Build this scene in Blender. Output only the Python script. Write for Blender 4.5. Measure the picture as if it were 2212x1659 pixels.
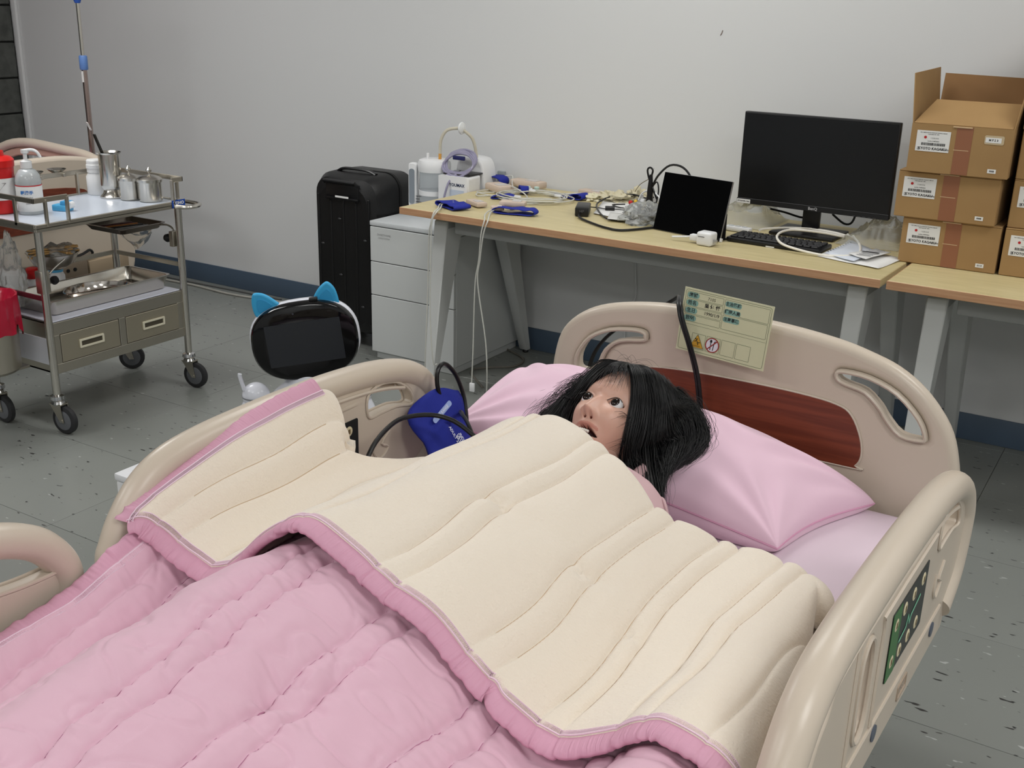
import bpy, bmesh, math, random
from math import sin, cos, pi, radians, sqrt, atan2, exp, floor as ffloor
from mathutils import Vector, Matrix, noise
random.seed(7)
SC = bpy.context.scene
COL = SC.collection
for _o in list(bpy.data.objects):
    bpy.data.objects.remove(_o)

# ------------------------------------------------------------------ camera
def cam_axes(yaw, pitch, roll):
    f = Vector((sin(yaw)*cos(pitch), cos(yaw)*cos(pitch), -sin(pitch)))
    r = f.cross(Vector((0, 0, 1))).normalized()
    u = r.cross(f)
    c, s = cos(roll), sin(roll)
    return c*r+s*u, -s*r+c*u, f
_r, _u, _f = cam_axes(radians(-31.33), radians(19.26), radians(1.49))
cd = bpy.data.cameras.new('camera')
cam = bpy.data.objects.new('camera', cd)
COL.objects.link(cam)
cam.matrix_world = Matrix(((_r.x, _u.x, -_f.x, 0), (_r.y, _u.y, -_f.y, 0), (_r.z, _u.z, -_f.z, 1.5), (0, 0, 0, 1)))
cd.sensor_fit = 'HORIZONTAL'
cd.sensor_width = 36
cd.lens = 2370/2212*36
cd.clip_start = .05
SC.camera = cam

# ------------------------------------------------------------------ world, lights, exposure
SC.view_settings.view_transform = 'Standard'
SC.view_settings.look = 'None'
SC.view_settings.gamma = 1
SC.view_settings.use_curve_mapping = False
SC.view_settings.exposure = 0.0
wd = bpy.data.worlds.new('room_air'); SC.world = wd
wd.use_nodes = True
wd.node_tree.nodes['Background'].inputs[0].default_value = (.9, .95, 1, 1)
wd.node_tree.nodes['Background'].inputs[1].default_value = .15
LIGHTS = [(-3.9, 2.2, .95), (-1.7, 3.0, .55), (.8, 3.0, .6), (-4.0, -.5, .9), (-1.6, -.7, .5), (1.1, .6, .8), (1.0, -1.7, .8)]
def area(name, loc, sx, sy, power, color=(1, .995, .985)):
    l = bpy.data.lights.new(name, 'AREA'); l.shape = 'RECTANGLE'; l.size = sx; l.size_y = sy
    l.energy = power; l.color = color
    o = bpy.data.objects.new(name, l); o.location = loc; COL.objects.link(o)
    return o
for _x, _y, _k in LIGHTS:
    area('ceiling_lamp_light', (_x, _y, 2.70), 1.15, .55, 28*_k)

# ------------------------------------------------------------------ helpers
def lin(c):
    return tuple((v/12.92 if v <= .04045 else ((v+.055)/1.055)**2.4) for v in [q/255 for q in c])
def N(nt, t, **kw):
    n = nt.nodes.new(t)
    for k, v in kw.items():
        if hasattr(n, k): setattr(n, k, v)
    return n
_mats = {}
def mat(name, rgb, rough=.5, metal=0, trans=0, ior=1.45, alpha=1, bump=None, vary=None, sheen=0, coat=0, sss=0, emit=0):
    """rgb sRGB 0..255; bump=(scale, strength[, detail]); vary=(scale, rgb2, lo, hi)"""
    if name in _mats: return _mats[name]
    m = bpy.data.materials.new(name); m.use_nodes = True; _mats[name] = m
    nt = m.node_tree; b = nt.nodes['Principled BSDF']; c = (*lin(rgb), 1)
    b.inputs['Base Color'].default_value = c
    b.inputs['Roughness'].default_value = rough
    b.inputs['Metallic'].default_value = metal
    b.inputs['Transmission Weight'].default_value = trans
    b.inputs['IOR'].default_value = ior
    b.inputs['Alpha'].default_value = alpha
    b.inputs['Sheen Weight'].default_value = sheen
    b.inputs['Coat Weight'].default_value = coat
    if sss:
        b.inputs['Subsurface Weight'].default_value = sss
        b.inputs['Subsurface Radius'].default_value = (.012, .005, .003)
        b.inputs['Subsurface Scale'].default_value = 1
    if emit:
        b.inputs['Emission Color'].default_value = c
        b.inputs['Emission Strength'].default_value = emit
    tc = None
    if bump or vary:
        tc = N(nt, 'ShaderNodeTexCoord')
    if vary:
        nz = N(nt, 'ShaderNodeTexNoise'); nz.inputs['Scale'].default_value = vary[0]; nz.inputs['Detail'].default_value = 4
        nt.links.new(tc.outputs['Object'], nz.inputs['Vector'])
        mr = N(nt, 'ShaderNodeMapRange'); mr.inputs[1].default_value = vary[2]; mr.inputs[2].default_value = vary[3]
        nt.links.new(nz.outputs['Fac'], mr.inputs[0])
        mx = N(nt, 'ShaderNodeMix'); mx.data_type = 'RGBA'
        mx.inputs[6].default_value = c; mx.inputs[7].default_value = (*lin(vary[1]), 1)
        nt.links.new(mr.outputs[0], mx.inputs[0]); nt.links.new(mx.outputs[2], b.inputs['Base Color'])
    if bump:
        nz = N(nt, 'ShaderNodeTexNoise'); nz.inputs['Scale'].default_value = bump[0]
        nz.inputs['Detail'].default_value = bump[2] if len(bump) > 2 else 3
        nt.links.new(tc.outputs['Object'], nz.inputs['Vector'])
        bp = N(nt, 'ShaderNodeBump'); bp.inputs['Strength'].default_value = bump[1]; bp.inputs['Distance'].default_value = .002
        nt.links.new(nz.outputs['Fac'], bp.inputs['Height']); nt.links.new(bp.outputs[0], b.inputs['Normal'])
    return m

class MB:
    """collects shapes, then links them as one mesh object"""
    def __init__(s): s.v = []; s.f = []; s.m = []; s.mi = 0
    def add(s, vs, fs, M=None):
        k = len(s.v)
        for p in vs:
            s.v.append(tuple(M @ Vector(p)) if M is not None else tuple(p))
        for q in fs:
            s.f.append(tuple(i+k for i in q)); s.m.append(s.mi)
        return s
    def bm(s, b, M=None):
        b.verts.ensure_lookup_table(); b.verts.index_update()
        s.add([v.co for v in b.verts], [[v.index for v in f.verts] for f in b.faces], M); b.free(); return s
    def box(s, c, d, r=0, seg=2, M=None):
        b = bmesh.new(); bmesh.ops.create_cube(b, size=1)
        for v in b.verts: v.co = Vector((v.co.x*d[0], v.co.y*d[1], v.co.z*d[2]))
        if r:
            bmesh.ops.bevel(b, geom=list(b.edges)+list(b.verts), offset=min(r, min(d)*.49), segments=seg, profile=.5, affect='EDGES')
        for v in b.verts: v.co += Vector(c)
        return s.bm(b, M)
    def b2(s, a, b, r=0, seg=2, M=None):
        return s.box([(a[i]+b[i])/2 for i in range(3)], [abs(b[i]-a[i]) for i in range(3)], r, seg, M)
    def lathe(s, prof, n=24, c=(0, 0, 0), M=None, caps=True, sx=1, sy=1):
        vs = []; fs = []
        for r, z in prof:
            for i in range(n):
                a = 2*pi*i/n; vs.append((c[0]+r*cos(a)*sx, c[1]+r*sin(a)*sy, c[2]+z))
        for j in range(len(prof)-1):
            for i in range(n):
                k = (i+1) % n; fs.append((j*n+i, j*n+k, (j+1)*n+k, (j+1)*n+i))
        if caps:
            fs.append(tuple(range(n))[::-1]); fs.append(tuple((len(prof)-1)*n+i for i in range(n)))
        return s.add(vs, fs, M)
    def cyl(s, a, b, r, r2=None, n=16, M=None):
        return s.tube([a, b], r, n=n, r2=r2, M=M, smooth=0)
    def tube(s, pts, r, n=8, r2=None, M=None, smooth=4, closed=False, flat=1.0, up=None):
        P = [Vector(p) for p in pts]
        if smooth and len(P) > 2:
            P = spline(P, smooth, closed)
        L = len(P); vs = []; fs = []
        rr = [r+((r2 if r2 is not None else r)-r)*i/max(1, L-1) for i in range(L)]
        t0 = (P[1]-P[0]).normalized()
        nrm = Vector(up) if up else (Vector((0, 0, 1)) if abs(t0.z) < .9 else Vector((1, 0, 0)))
        for i in range(L):
            if closed: t = P[(i+1) % L]-P[i-1]
            else: t = P[min(i+1, L-1)]-P[max(i-1, 0)]
            if t.length < 1e-9: t = t0
            t = t.normalized()
            if up: nrm = Vector(up)
            nrm = nrm-t*nrm.dot(t)
            if nrm.length < 1e-6: nrm = t.orthogonal()
            nrm.normalize(); bi = t.cross(nrm)
            for k in range(n):
                a = 2*pi*k/n; vs.append(P[i]+bi*(cos(a)*rr[i])+nrm*(sin(a)*rr[i]*flat))
        for i in range(L if closed else L-1):
            j = (i+1) % L
            for k in range(n):
                q = (k+1) % n; fs.append((i*n+k, i*n+q, j*n+q, j*n+k))
        if not closed:
            fs.append(tuple(range(n))[::-1]); fs.append(tuple((L-1)*n+k for k in range(n)))
        return s.add(vs, fs, M)
    def prism(s, poly, t, M=None, holes=(), bevel=0, res=2):
        """2D outline in local xy, thickness t along z (centred)"""
        vs, fs = plate(poly, holes, t, bevel, res)
        return s.add(vs, fs, M)
    def sphere(s, c, r, n=16, m=10, M=None, sc=(1, 1, 1)):
        vs = [(c[0], c[1], c[2]+r*sc[2])]; fs = []
        for j in range(1, m):
            for i in range(n):
                th = pi*j/m; a = 2*pi*i/n
                vs.append((c[0]+r*sc[0]*sin(th)*cos(a), c[1]+r*sc[1]*sin(th)*sin(a), c[2]+r*sc[2]*cos(th)))
        vs.append((c[0], c[1], c[2]-r*sc[2])); e = len(vs)-1
        for i in range(n):
            k = (i+1) % n; fs.append((0, 1+i, 1+k)); fs.append((e, 1+(m-2)*n+k, 1+(m-2)*n+i))
            for j in range(m-2): fs.append((1+j*n+i, 1+(j+1)*n+i, 1+(j+1)*n+k, 1+j*n+k))
        return s.add(vs, fs, M)
    def grid(s, P, closed_u=False):
        """P rows of points"""
        h = len(P); w = len(P[0]); vs = [p for r in P for p in r]; fs = []
        for j in range(h-1):
            for i in range(w if closed_u else w-1):
                k = (i+1) % w; fs.append((j*w+i, j*w+k, (j+1)*w+k, (j+1)*w+i))
        return s.add(vs, fs)
    def build(s, name, mats, parent=None, smooth=35, **props):
        me = bpy.data.meshes.new(name); me.from_pydata([tuple(v) for v in s.v], [], s.f)
        if not isinstance(mats, (list, tuple)): mats = [mats]
        for m in mats: me.materials.append(m)
        if len(mats) > 1:
            me.polygons.foreach_set('material_index', s.m)
        b = bmesh.new(); b.from_mesh(me); bmesh.ops.recalc_face_normals(b, faces=b.faces)
        if smooth:
            ca = radians(smooth)
            for f in b.faces: f.smooth = True
            for e in b.edges:
                if len(e.link_faces) == 2 and e.calc_face_angle(0) > ca: e.smooth = False
        b.to_mesh(me); b.free()
        o = bpy.data.objects.new(name, me); COL.objects.link(o)
        if parent is not None: o.parent = parent
        for k, v in props.items(): o[k] = v
        return o

def spline(P, k=6, closed=False):
    out = []; L = len(P)
    rng = range(L if closed else L-1)
    for i in rng:
        if closed: p0, p1, p2, p3 = P[i-1], P[i], P[(i+1) % L], P[(i+2) % L]
        else: p0, p1, p2, p3 = P[max(i-1, 0)], P[i], P[i+1], P[min(i+2, L-1)]
        for j in range(k):
            t = j/k
            out.append(.5*((2*p1)+(p2-p0)*t+(2*p0-5*p1+4*p2-p3)*t*t+(3*p1-p0-3*p2+p3)*t**3))
    if not closed: out.append(P[-1])
    return out
def sp2(pts, k=6, closed=True):
    return [(p.x, p.y) for p in spline([Vector((a, b, 0)) for a, b in pts], k, closed)]
def plate(poly, holes, t, bevel, res=2):
    cu = bpy.data.curves.new('tmp', 'CURVE'); cu.dimensions = '2D'; cu.fill_mode = 'BOTH'
    for pl in [poly]+list(holes):
        sp = cu.splines.new('POLY'); sp.points.add(len(pl)-1)
        for i, p in enumerate(pl): sp.points[i].co = (p[0], p[1], 0, 1)
        sp.use_cyclic_u = True
    cu.extrude = max(t/2-bevel, 0); cu.bevel_depth = bevel; cu.bevel_resolution = res; cu.offset = -bevel
    o = bpy.data.objects.new('tmp', cu); COL.objects.link(o)
    dg = bpy.context.evaluated_depsgraph_get(); e = o.evaluated_get(dg); me = e.to_mesh()
    vs = [v.co.copy() for v in me.vertices]; fs = [tuple(p.vertices) for p in me.polygons]
    e.to_mesh_clear(); bpy.data.objects.remove(o); bpy.data.curves.remove(cu)
    return vs, fs
def text(txt, size, align='CENTER', bold=0.0, depth=0):
    cu = bpy.data.curves.new('tmp', 'FONT'); cu.body = txt; cu.size = size; cu.align_x = align; cu.align_y = 'CENTER'
    cu.offset = bold; cu.resolution_u = 2; cu.extrude = depth
    o = bpy.data.objects.new('tmp', cu); COL.objects.link(o)
    dg = bpy.context.evaluated_depsgraph_get(); e = o.evaluated_get(dg); me = e.to_mesh()
    vs = [v.co.copy() for v in me.vertices]; fs = [tuple(p.vertices) for p in me.polygons]
    e.to_mesh_clear(); bpy.data.objects.remove(o); bpy.data.curves.remove(cu)
    return vs, fs
def thing(name, label, cat, loc=(0, 0, 0), rz=0, group=None):
    o = bpy.data.objects.new(name, None); COL.objects.link(o); o.location = loc; o.rotation_euler = (0, 0, rz)
    o.empty_display_size = .05
    o['label'] = label; o['category'] = cat
    if group: o['group'] = group
    return o
def tag(o, label, cat, group=None):
    o['label'] = label; o['category'] = cat
    if group: o['group'] = group
    return o
def copy_tree(o, parent=None):
    c = o.copy(); COL.objects.link(c)
    if parent is not None: c.parent = parent
    for ch in list(o.children): copy_tree(ch, c)
    return c
def T(x=0, y=0, z=0, rx=0, ry=0, rz=0):
    return Matrix.Translation((x, y, z)) @ Matrix.Rotation(rz, 4, 'Z') @ Matrix.Rotation(ry, 4, 'Y') @ Matrix.Rotation(rx, 4, 'X')
def frame(o, X, Y):
    X = Vector(X).normalized(); Z = X.cross(Vector(Y)).normalized(); Y = Z.cross(X)
    return Matrix(((X.x, Y.x, Z.x, o[0]), (X.y, Y.y, Z.y, o[1]), (X.z, Y.z, Z.z, o[2]), (0, 0, 0, 1)))
def rrect(w, h, r, n=4, cx=0, cy=0):
    out = []
    for sx, sy, a0 in ((1, 1, 0), (-1, 1, pi/2), (-1, -1, pi), (1, -1, 3*pi/2)):
        for i in range(n+1):
            a = a0+pi/2*i/n; out.append((cx+sx*(w/2-r)+r*cos(a), cy+sy*(h/2-r)+r*sin(a)))
    return out

# ------------------------------------------------------------------ materials
M_wall = mat('painted_wall', (212, 213, 213), .75, bump=(90, .12))
M_ceil = mat('ceiling_board', (240, 240, 238), .9)
M_base = mat('blue_grey_baseboard', (76, 92, 110), .45)
M_steel = mat('stainless_steel', (206, 202, 194), .22, 1)
M_steel2 = mat('brushed_steel', (190, 184, 172), .36, 1, bump=(60, .05))
M_chrome = mat('chrome', (215, 215, 215), .1, 1)
M_black = mat('black_plastic', (16, 16, 18), .35)
M_blackgloss = mat('black_gloss', (8, 8, 10), .08)
M_screen = mat('dark_matte_screen', (13, 14, 17), .3)
M_white = mat('white_plastic', (226, 227, 228), .35)
M_white2 = mat('white_gloss_plastic', (222, 224, 232), .2)
M_paper = mat('white_paper', (226, 226, 224), .8)
M_bed = mat('beige_bed_plastic', (203, 190, 174), .33, bump=(400, .03))
M_beddark = mat('dark_beige_bed_plastic', (168, 150, 132), .5)  # darker beige of the rail emblem and its frame
M_ink = mat('black_ink', (22, 22, 24), .6)
M_blue = mat('royal_blue_fabric', (20, 36, 142), .75, bump=(500, .3))
M_tube = mat('clear_vinyl_tube', (222, 222, 214), .25, trans=.25)
M_clear = mat('clear_plastic', (240, 242, 244), .06, trans=.92, ior=1.3)
M_card = mat('corrugated_cardboard', (160, 128, 84), .85, vary=(6, (152, 120, 78), .3, .7))
M_cardshade = mat('shaded_cardboard', (138, 104, 68), .9)  # shade inside the open box put into the rear flap's colour
M_tape = mat('brown_packing_tape', (142, 94, 68), .35)
M_red = mat('red_plastic', (196, 26, 28), .35)
M_lightblue = mat('light_blue_plastic', (80, 168, 214), .4)
M_rubber = mat('dark_grey_rubber', (42, 42, 44), .6)
M_greywheel = mat('grey_wheel_plastic', (98, 100, 104), .45)
def wood_mat(name, c1, c2, scale, axis, rough=.5, coat=0):
    m = bpy.data.materials.new(name); m.use_nodes = True; nt = m.node_tree; b = nt.nodes['Principled BSDF']
    b.inputs['Roughness'].default_value = rough; b.inputs['Coat Weight'].default_value = coat
    tc = N(nt, 'ShaderNodeTexCoord'); mp = N(nt, 'ShaderNodeMapping'); mp.inputs['Scale'].default_value = axis
    nz = N(nt, 'ShaderNodeTexNoise'); nz.inputs['Scale'].default_value = scale; nz.inputs['Detail'].default_value = 5
    cr = N(nt, 'ShaderNodeValToRGB'); cr.color_ramp.elements[0].position = .36; cr.color_ramp.elements[1].position = .64
    cr.color_ramp.elements[0].color = (*lin(c1), 1); cr.color_ramp.elements[1].color = (*lin(c2), 1)
    nt.links.new(tc.outputs['Object'], mp.inputs[0]); nt.links.new(mp.outputs[0], nz.inputs['Vector'])
    nt.links.new(nz.outputs['Fac'], cr.inputs[0]); nt.links.new(cr.outputs[0], b.inputs['Base Color'])
    return m
M_desk = wood_mat('pale_maple_laminate', (190, 176, 130), (202, 188, 144), 7, (1, 14, 14), .4)
M_edge = wood_mat('orange_brown_edge_band', (182, 138, 102), (194, 152, 116), 9, (1, 20, 20), .45)
M_cherry = wood_mat('red_cherry_laminate', (104, 46, 28), (126, 60, 38), 5, (1, 3, 20), .42)

# ------------------------------------------------------------------ floor of vinyl tiles
TS = .4575
def floor_mat():
    m = bpy.data.materials.new('grey_vinyl_tile'); m.use_nodes = True; nt = m.node_tree; b = nt.nodes['Principled BSDF']
    b.inputs['Roughness'].default_value = .3
    g = N(nt, 'ShaderNodeNewGeometry'); oi = N(nt, 'ShaderNodeObjectInfo')
    add = N(nt, 'ShaderNodeVectorMath'); add.operation = 'ADD'
    nt.links.new(g.outputs['Position'], add.inputs[0]); nt.links.new(oi.outputs['Random'], add.inputs[1])
    def chips(scale, sc, lo, hi, off):
        mp = N(nt, 'ShaderNodeMapping'); mp.inputs['Scale'].default_value = sc; mp.inputs['Location'].default_value = (off, off, off)
        nt.links.new(add.outputs[0], mp.inputs[0])
        nz = N(nt, 'ShaderNodeTexNoise'); nz.inputs['Scale'].default_value = scale; nz.inputs['Detail'].default_value = 1.5
        nt.links.new(mp.outputs[0], nz.inputs['Vector'])
        mr = N(nt, 'ShaderNodeMapRange'); mr.inputs[1].default_value = lo; mr.inputs[2].default_value = hi
        nt.links.new(nz.outputs['Fac'], mr.inputs[0]); return mr.outputs[0]
    dark = chips(26, (1, 2.6, 1), .70, .73, 0)
    light = chips(24, (1.0, 2.4, 1), .72, .75, 7.3)
    rnd = N(nt, 'ShaderNodeMapRange'); rnd.inputs[3].default_value = .94; rnd.inputs[4].default_value = 1.05
    nt.links.new(oi.outputs['Random'], rnd.inputs[0])
    base = N(nt, 'ShaderNodeMix'); base.data_type = 'RGBA'; base.blend_type = 'MULTIPLY'; base.inputs[0].default_value = 1
    base.inputs[6].default_value = (*lin((131, 134, 130)), 1); nt.links.new(rnd.outputs[0], base.inputs[7])
    m1 = N(nt, 'ShaderNodeMix'); m1.data_type = 'RGBA'; nt.links.new(dark, m1.inputs[0]); nt.links.new(base.outputs[2], m1.inputs[6]); m1.inputs[7].default_value = (*lin((58, 58, 58)), 1)
    m2 = N(nt, 'ShaderNodeMix'); m2.data_type = 'RGBA'; nt.links.new(light, m2.inputs[0]); nt.links.new(m1.outputs[2], m2.inputs[6]); m2.inputs[7].default_value = (*lin((172, 174, 172)), 1)
    nt.links.new(m2.outputs[2], b.inputs['Base Color'])
    nz = N(nt, 'ShaderNodeTexNoise'); nz.inputs['Scale'].default_value = 9; nt.links.new(g.outputs['Position'], nz.inputs['Vector'])
    bp = N(nt, 'ShaderNodeBump'); bp.inputs['Strength'].default_value = .12; bp.inputs['Distance'].default_value = .004
    nt.links.new(nz.outputs['Fac'], bp.inputs['Height']); nt.links.new(bp.outputs[0], b.inputs['Normal'])
    return m
RX0, RX1, RY0, RY1, RZ = -5.92, 2.55, -2.6, 4.134, 2.75
fl = MB().b2((RX0-.1, RY0-.1, -.06), (RX1+.1, RY1+.1, -.0035)).build('floor', mat('tile_joint_grout', (84, 85, 84), .8), kind='structure')
M_tile = floor_mat(); tile_me = None
ix0 = int(ffloor((RX0+2.68)/TS)); iy0 = int(ffloor((RY0-2.25)/TS))
for i in range(ix0, 14):
    for j in range(iy0, 6):
        xa = max(-2.68+i*TS, RX0); xb = min(-2.68+(i+1)*TS, RX1); ya = max(2.25+j*TS, RY0); yb = min(2.25+(j+1)*TS, RY1)
        if xb-xa < .03 or yb-ya < .03: continue
        full = abs(xb-xa-TS) < 1e-4 and abs(yb-ya-TS) < 1e-4
        if full and tile_me:
            o = bpy.data.objects.new('floor_tile', tile_me); COL.objects.link(o)
        else:
            w, d = (xb-xa)/2-.0008, (yb-ya)/2-.0008
            o = MB().b2((-w, -d, -.0035), (w, d, 0), .0006, 1).build('floor_tile', M_tile, smooth=0)
            if full: tile_me = o.data
        o.location = ((xa+xb)/2, (ya+yb)/2, random.uniform(-.0004, 0)); o.parent = fl

# ------------------------------------------------------------------ walls
MB().b2((RX0-.15, RY1, -.06), (RX1+.15, RY1+.15, RZ)).build('wall_back', M_wall, kind='structure')
MB().b2((RX1, RY0-.15, -.06), (RX1+.15, RY1, RZ)).build('wall_right', M_wall, kind='structure')
MB().b2((RX0-.15, RY0-.15, -.06), (RX1, RY0, RZ)).build('wall_front', M_wall, kind='structure')
wl = MB().b2((RX0-.2, RY0, -.06), (RX0-.03, RY1, RZ)).build('wall_left', mat('block_mortar', (62, 64, 62), .9), kind='structure')
M_block = mat('dark_grey_concrete_block', (86, 88, 84), .9, bump=(35, .8, 6), vary=(12, (66, 68, 65), .35, .65))
for r in range(14):
    z0 = .01+r*.2
    for k in range(6):
        y1 = RY1-.02-k*.4-(.2 if r % 2 else 0); y0 = y1-.39
        if k == 0 and r % 2:
            MB().b2((RX0-.04, RY1-.21, z0), (RX0, RY1-.02, z0+.19), .004, 1).build('block', M_block, wl)
        MB().b2((RX0-.04, y0, z0), (RX0+random.uniform(-.003, .003), y1, min(z0+.19, RZ)), .004, 1).build('block', M_block, wl)
MB().b2((RX0, RY1-.018, .1), (RX0+.04, RY1, RZ), .004).build('trim_1', mat('white_trim', (215, 216, 216), .5), kind='structure')
MB().b2((RX0, RY1-.009, 0), (RX1, RY1, .102), .003).build('baseboard_back', M_base, kind='structure')
MB().b2((RX1-.009, RY0, 0), (RX1, RY1-.009, .102), .003).build('baseboard_right', M_base, kind='structure')
MB().b2((RX0, RY0, 0), (RX1-.009, RY0+.009, .102), .003).build('baseboard_front', M_base, kind='structure')
MB().b2((RX0-.15, RY0-.15, RZ), (RX1+.15, RY1+.15, RZ+.1)).build('ceiling', M_ceil, kind='structure')
M_diff = mat('lamp_diffuser', (250, 250, 246), .6, emit=3)
for _x, _y, _k in LIGHTS:
    t = thing('ceiling_light', 'recessed rectangular ceiling light panel out of frame above', 'light', (_x, _y, RZ), group='ceiling light panels')
    MB().b2((-.62, -.32, -.02), (.62, .32, -.0005), .004).build('frame', M_white, t)
    MB().b2((-.58, -.28, -.026), (.58, .28, -.0205)).build('diffuser', M_diff, t)
# small wall marks
MB().tube([(-1.63, RY1-.001, 1.395), (-1.626, RY1-.001, 1.40), (-1.622, RY1-.001, 1.413)], .0015, n=5).build('trim_2', mat('scuff', (120, 100, 90), .8), kind='structure')
# ------------------------------------------------------------------ desks
M_legm = mat('light_grey_powder_coat', (196, 198, 196), .5)
M_legd = mat('grey_powder_coat', (150, 152, 150), .55)
def desk(label, loc, rz, L, legs=(0, 1)):
    t = thing('desk', label, 'desk', loc, rz, None)
    D = .765
    MB().b2((0, .001, .7125), (L, D, .74), .002, 1).build('desktop', M_desk, t)
    MB().b2((-.0015, -.0015, .7135), (L+.0015, .001, .7395), .001, 1).build('edge_band', M_edge, t, label='orange-brown edge band')
    MB().b2((-.0015, .001, .7135), (.0005, D, .7395), .0008, 1).build('edge_band', M_edge, t)
    MB().b2((.19, .10, .645), (L-.11, .118, .712), .002, 1).build('apron', M_legd, t)
    MB().b2((.19, .62, .645), (L-.11, .638, .712), .002, 1).build('apron', M_legd, t)
    for s in legs:
        x = .13 if s == 0 else L-.09
        MB().b2((x-.025, .09, .66), (x+.035, D-.10, .712), .003, 1).build('crossbar', M_legd, t)
        for (yt0, yt1, yb0, yb1) in ((.085, .20, .0, .03), (D-.32, D-.20, D-.055, D-.025)):
            m = MB(); P = []
            z1, z0 = .69, .012
            for (xa, xb) in ((x-.028, x+.034),):
                vs = [(xa, yt0, z1), (xb, yt0, z1), (xb, yt1, z1), (xa, yt1, z1), (xa+.006, yb0, z0), (xb-.012, yb0, z0), (xb-.012, yb1, z0), (xa+.006, yb1, z0)]
                fs = [(0, 1, 2, 3), (7, 6, 5, 4), (0, 4, 5, 1), (1, 5, 6, 2), (2, 6, 7, 3), (3, 7, 4, 0)]
                b = bmesh.new(); bv = [b.verts.new(v) for v in vs]
                for f in fs: b.faces.new([bv[i] for i in f])
                bmesh.ops.bevel(b, geom=list(b.edges), offset=.004, segments=1, affect='EDGES')
                m.bm(b)
            lg = m.build('leg', M_legm, t)
            MB().lathe([(.012, 0), (.014, .004), (.012, .013)], 12, (x+.003, (yb0+yb1)/2, 0)).build('foot', M_black, lg)
    return t
desk('long maple desk with grey legs carrying the monitor and tubing', (-2.571, 3.359, 0), -.0288, 1.837)
desk('maple desk at the right edge carrying the cardboard boxes', (-.714, 3.307, 0), -.012, 1.8)

# ------------------------------------------------------------------ drawer cabinet
t = thing('drawer_cabinet', 'pale grey three-drawer pedestal cabinet half under the desk, beside black suitcase', 'cabinet', (-2.915, 3.60, 0))
M_cab = mat('pale_grey_enamel', (200, 203, 202), .42)
M_cab2 = mat('pale_grey_enamel_top', (204, 208, 210), .3)
W, D, H = .435, .52, .61
MB().b2((.012, .02, 0), (W-.012, D, .035), .002, 1).build('plinth', M_cab, t)
MB().b2((0, .018, .035), (W, D, H-.022), .002, 1).build('body', M_cab, t)
MB().b2((-.001, 0, H-.02), (W+.001, D, H), .003).build('top', M_cab2, t)
for z0, z1 in ((.036, .288), (.292, .435), (.439, .586)):
    d = MB().b2((.001, 0, z0), (W-.001, .018, z1), .0015, 1).build('drawer', M_cab, t)
m = MB(); m.add(*text('SWEETHOME', .012), M=frame((.075, -.0006, .555), (1, 0, 0), (0, 0, 1)))
m.add(*text('OFFICE SYSTEM', .009), M=frame((.075, -.0006, .541), (1, 0, 0), (0, 0, 1)))
m.build('lettering', mat('faint_grey_print', (150, 150, 150), .6), t, smooth=0)

# ------------------------------------------------------------------ suitcase
t = thing('suitcase', 'large black hard-shell suitcase standing by the wall beside the drawer cabinet', 'suitcase', (-3.118, 3.835, 0))
M_sc = mat('black_textured_shell', (15, 15, 16), .45, bump=(300, .25))
w, d, h = .375, .165, .72
m = MB()
def shell(y0, y1):
    rows = []
    ys = [y0, y0+.02, y0+.06, y1] if y1 > y0 else [y0, y0-.02, y0-.06, y1]
    ins = [.055, .02, .004, 0]
    for yy, q in zip(ys, ins):
        rows.append([(x, yy, z) for x, z in rrect(w-2*q, h-2*q, .075, 6, 0, .055+h/2)])
    m.grid(rows, True); m.add(rows[0], [tuple(range(len(rows[0])))[::-1]])
shell(-d, -.004); shell(d, .004)
m.build('shell', M_sc, t)
MB().grid([[(x, y, z) for x, z in rrect(w+.004, h+.004, .076, 6, 0, .055+h/2)] for y in (-.007, .007)], True).build('zipper', mat('black_zip_tape', (9, 9, 9), .7), t)
for k in range(5):
    x = -.14+k*.07
    MB().box((x, -d-.001, .40-(.02 if k % 2 else 0)), (.012, .006, .56), .0028, 1).build('rib', M_sc, t)
MB().b2((-.095, -d-.004, .66), (.09, -d+.06, .735), .006).build('handle_recess', M_black, t)
m = MB(); m.tube([(-.09, -d-.012, .735), (-.09, -d-.02, .745), (.085, -d-.02, .745), (.085, -d-.012, .735)], .008, n=8, smooth=0)
m.b2((-.095, -d-.016, .668), (.095, -d-.004, .676), .002); m.build('pull_handle', M_black, t)
MB().b2((-.028, -d-.018, .676), (.045, -d-.0165, .684)).build('tag', M_paper, t)
MB().tube([(-.10, -.07, .772), (-.06, -.07, .786), (.06, -.07, .786), (.11, -.07, .772)], .011, n=8, flat=.6).build('carry_handle', M_black, t)
for sx in (-1, 1):
    for sy in (-1, 1):
        q = MB().tube([(sx*.13-.012, sy*.1, .03), (sx*.13+.012, sy*.1, .03)], .03, n=16, smooth=0).build('wheel', M_rubber, t)
        MB().b2((sx*.13-.018, sy*.1-.018, .035), (sx*.13+.018, sy*.1+.018, .062), .004).build('fork', M_black, q)
for x, z in ((-.12, .46), (-.02, .58), (-.02, .33), (-.12, .25), (.1, .2), (.12, .50)):
    MB().sphere((x, -d-.002, z), .008, 8, 6, sc=(1.2, .3, .6)).build('stud', mat('dull_black_stud', (60, 60, 62), .4), t)

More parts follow.
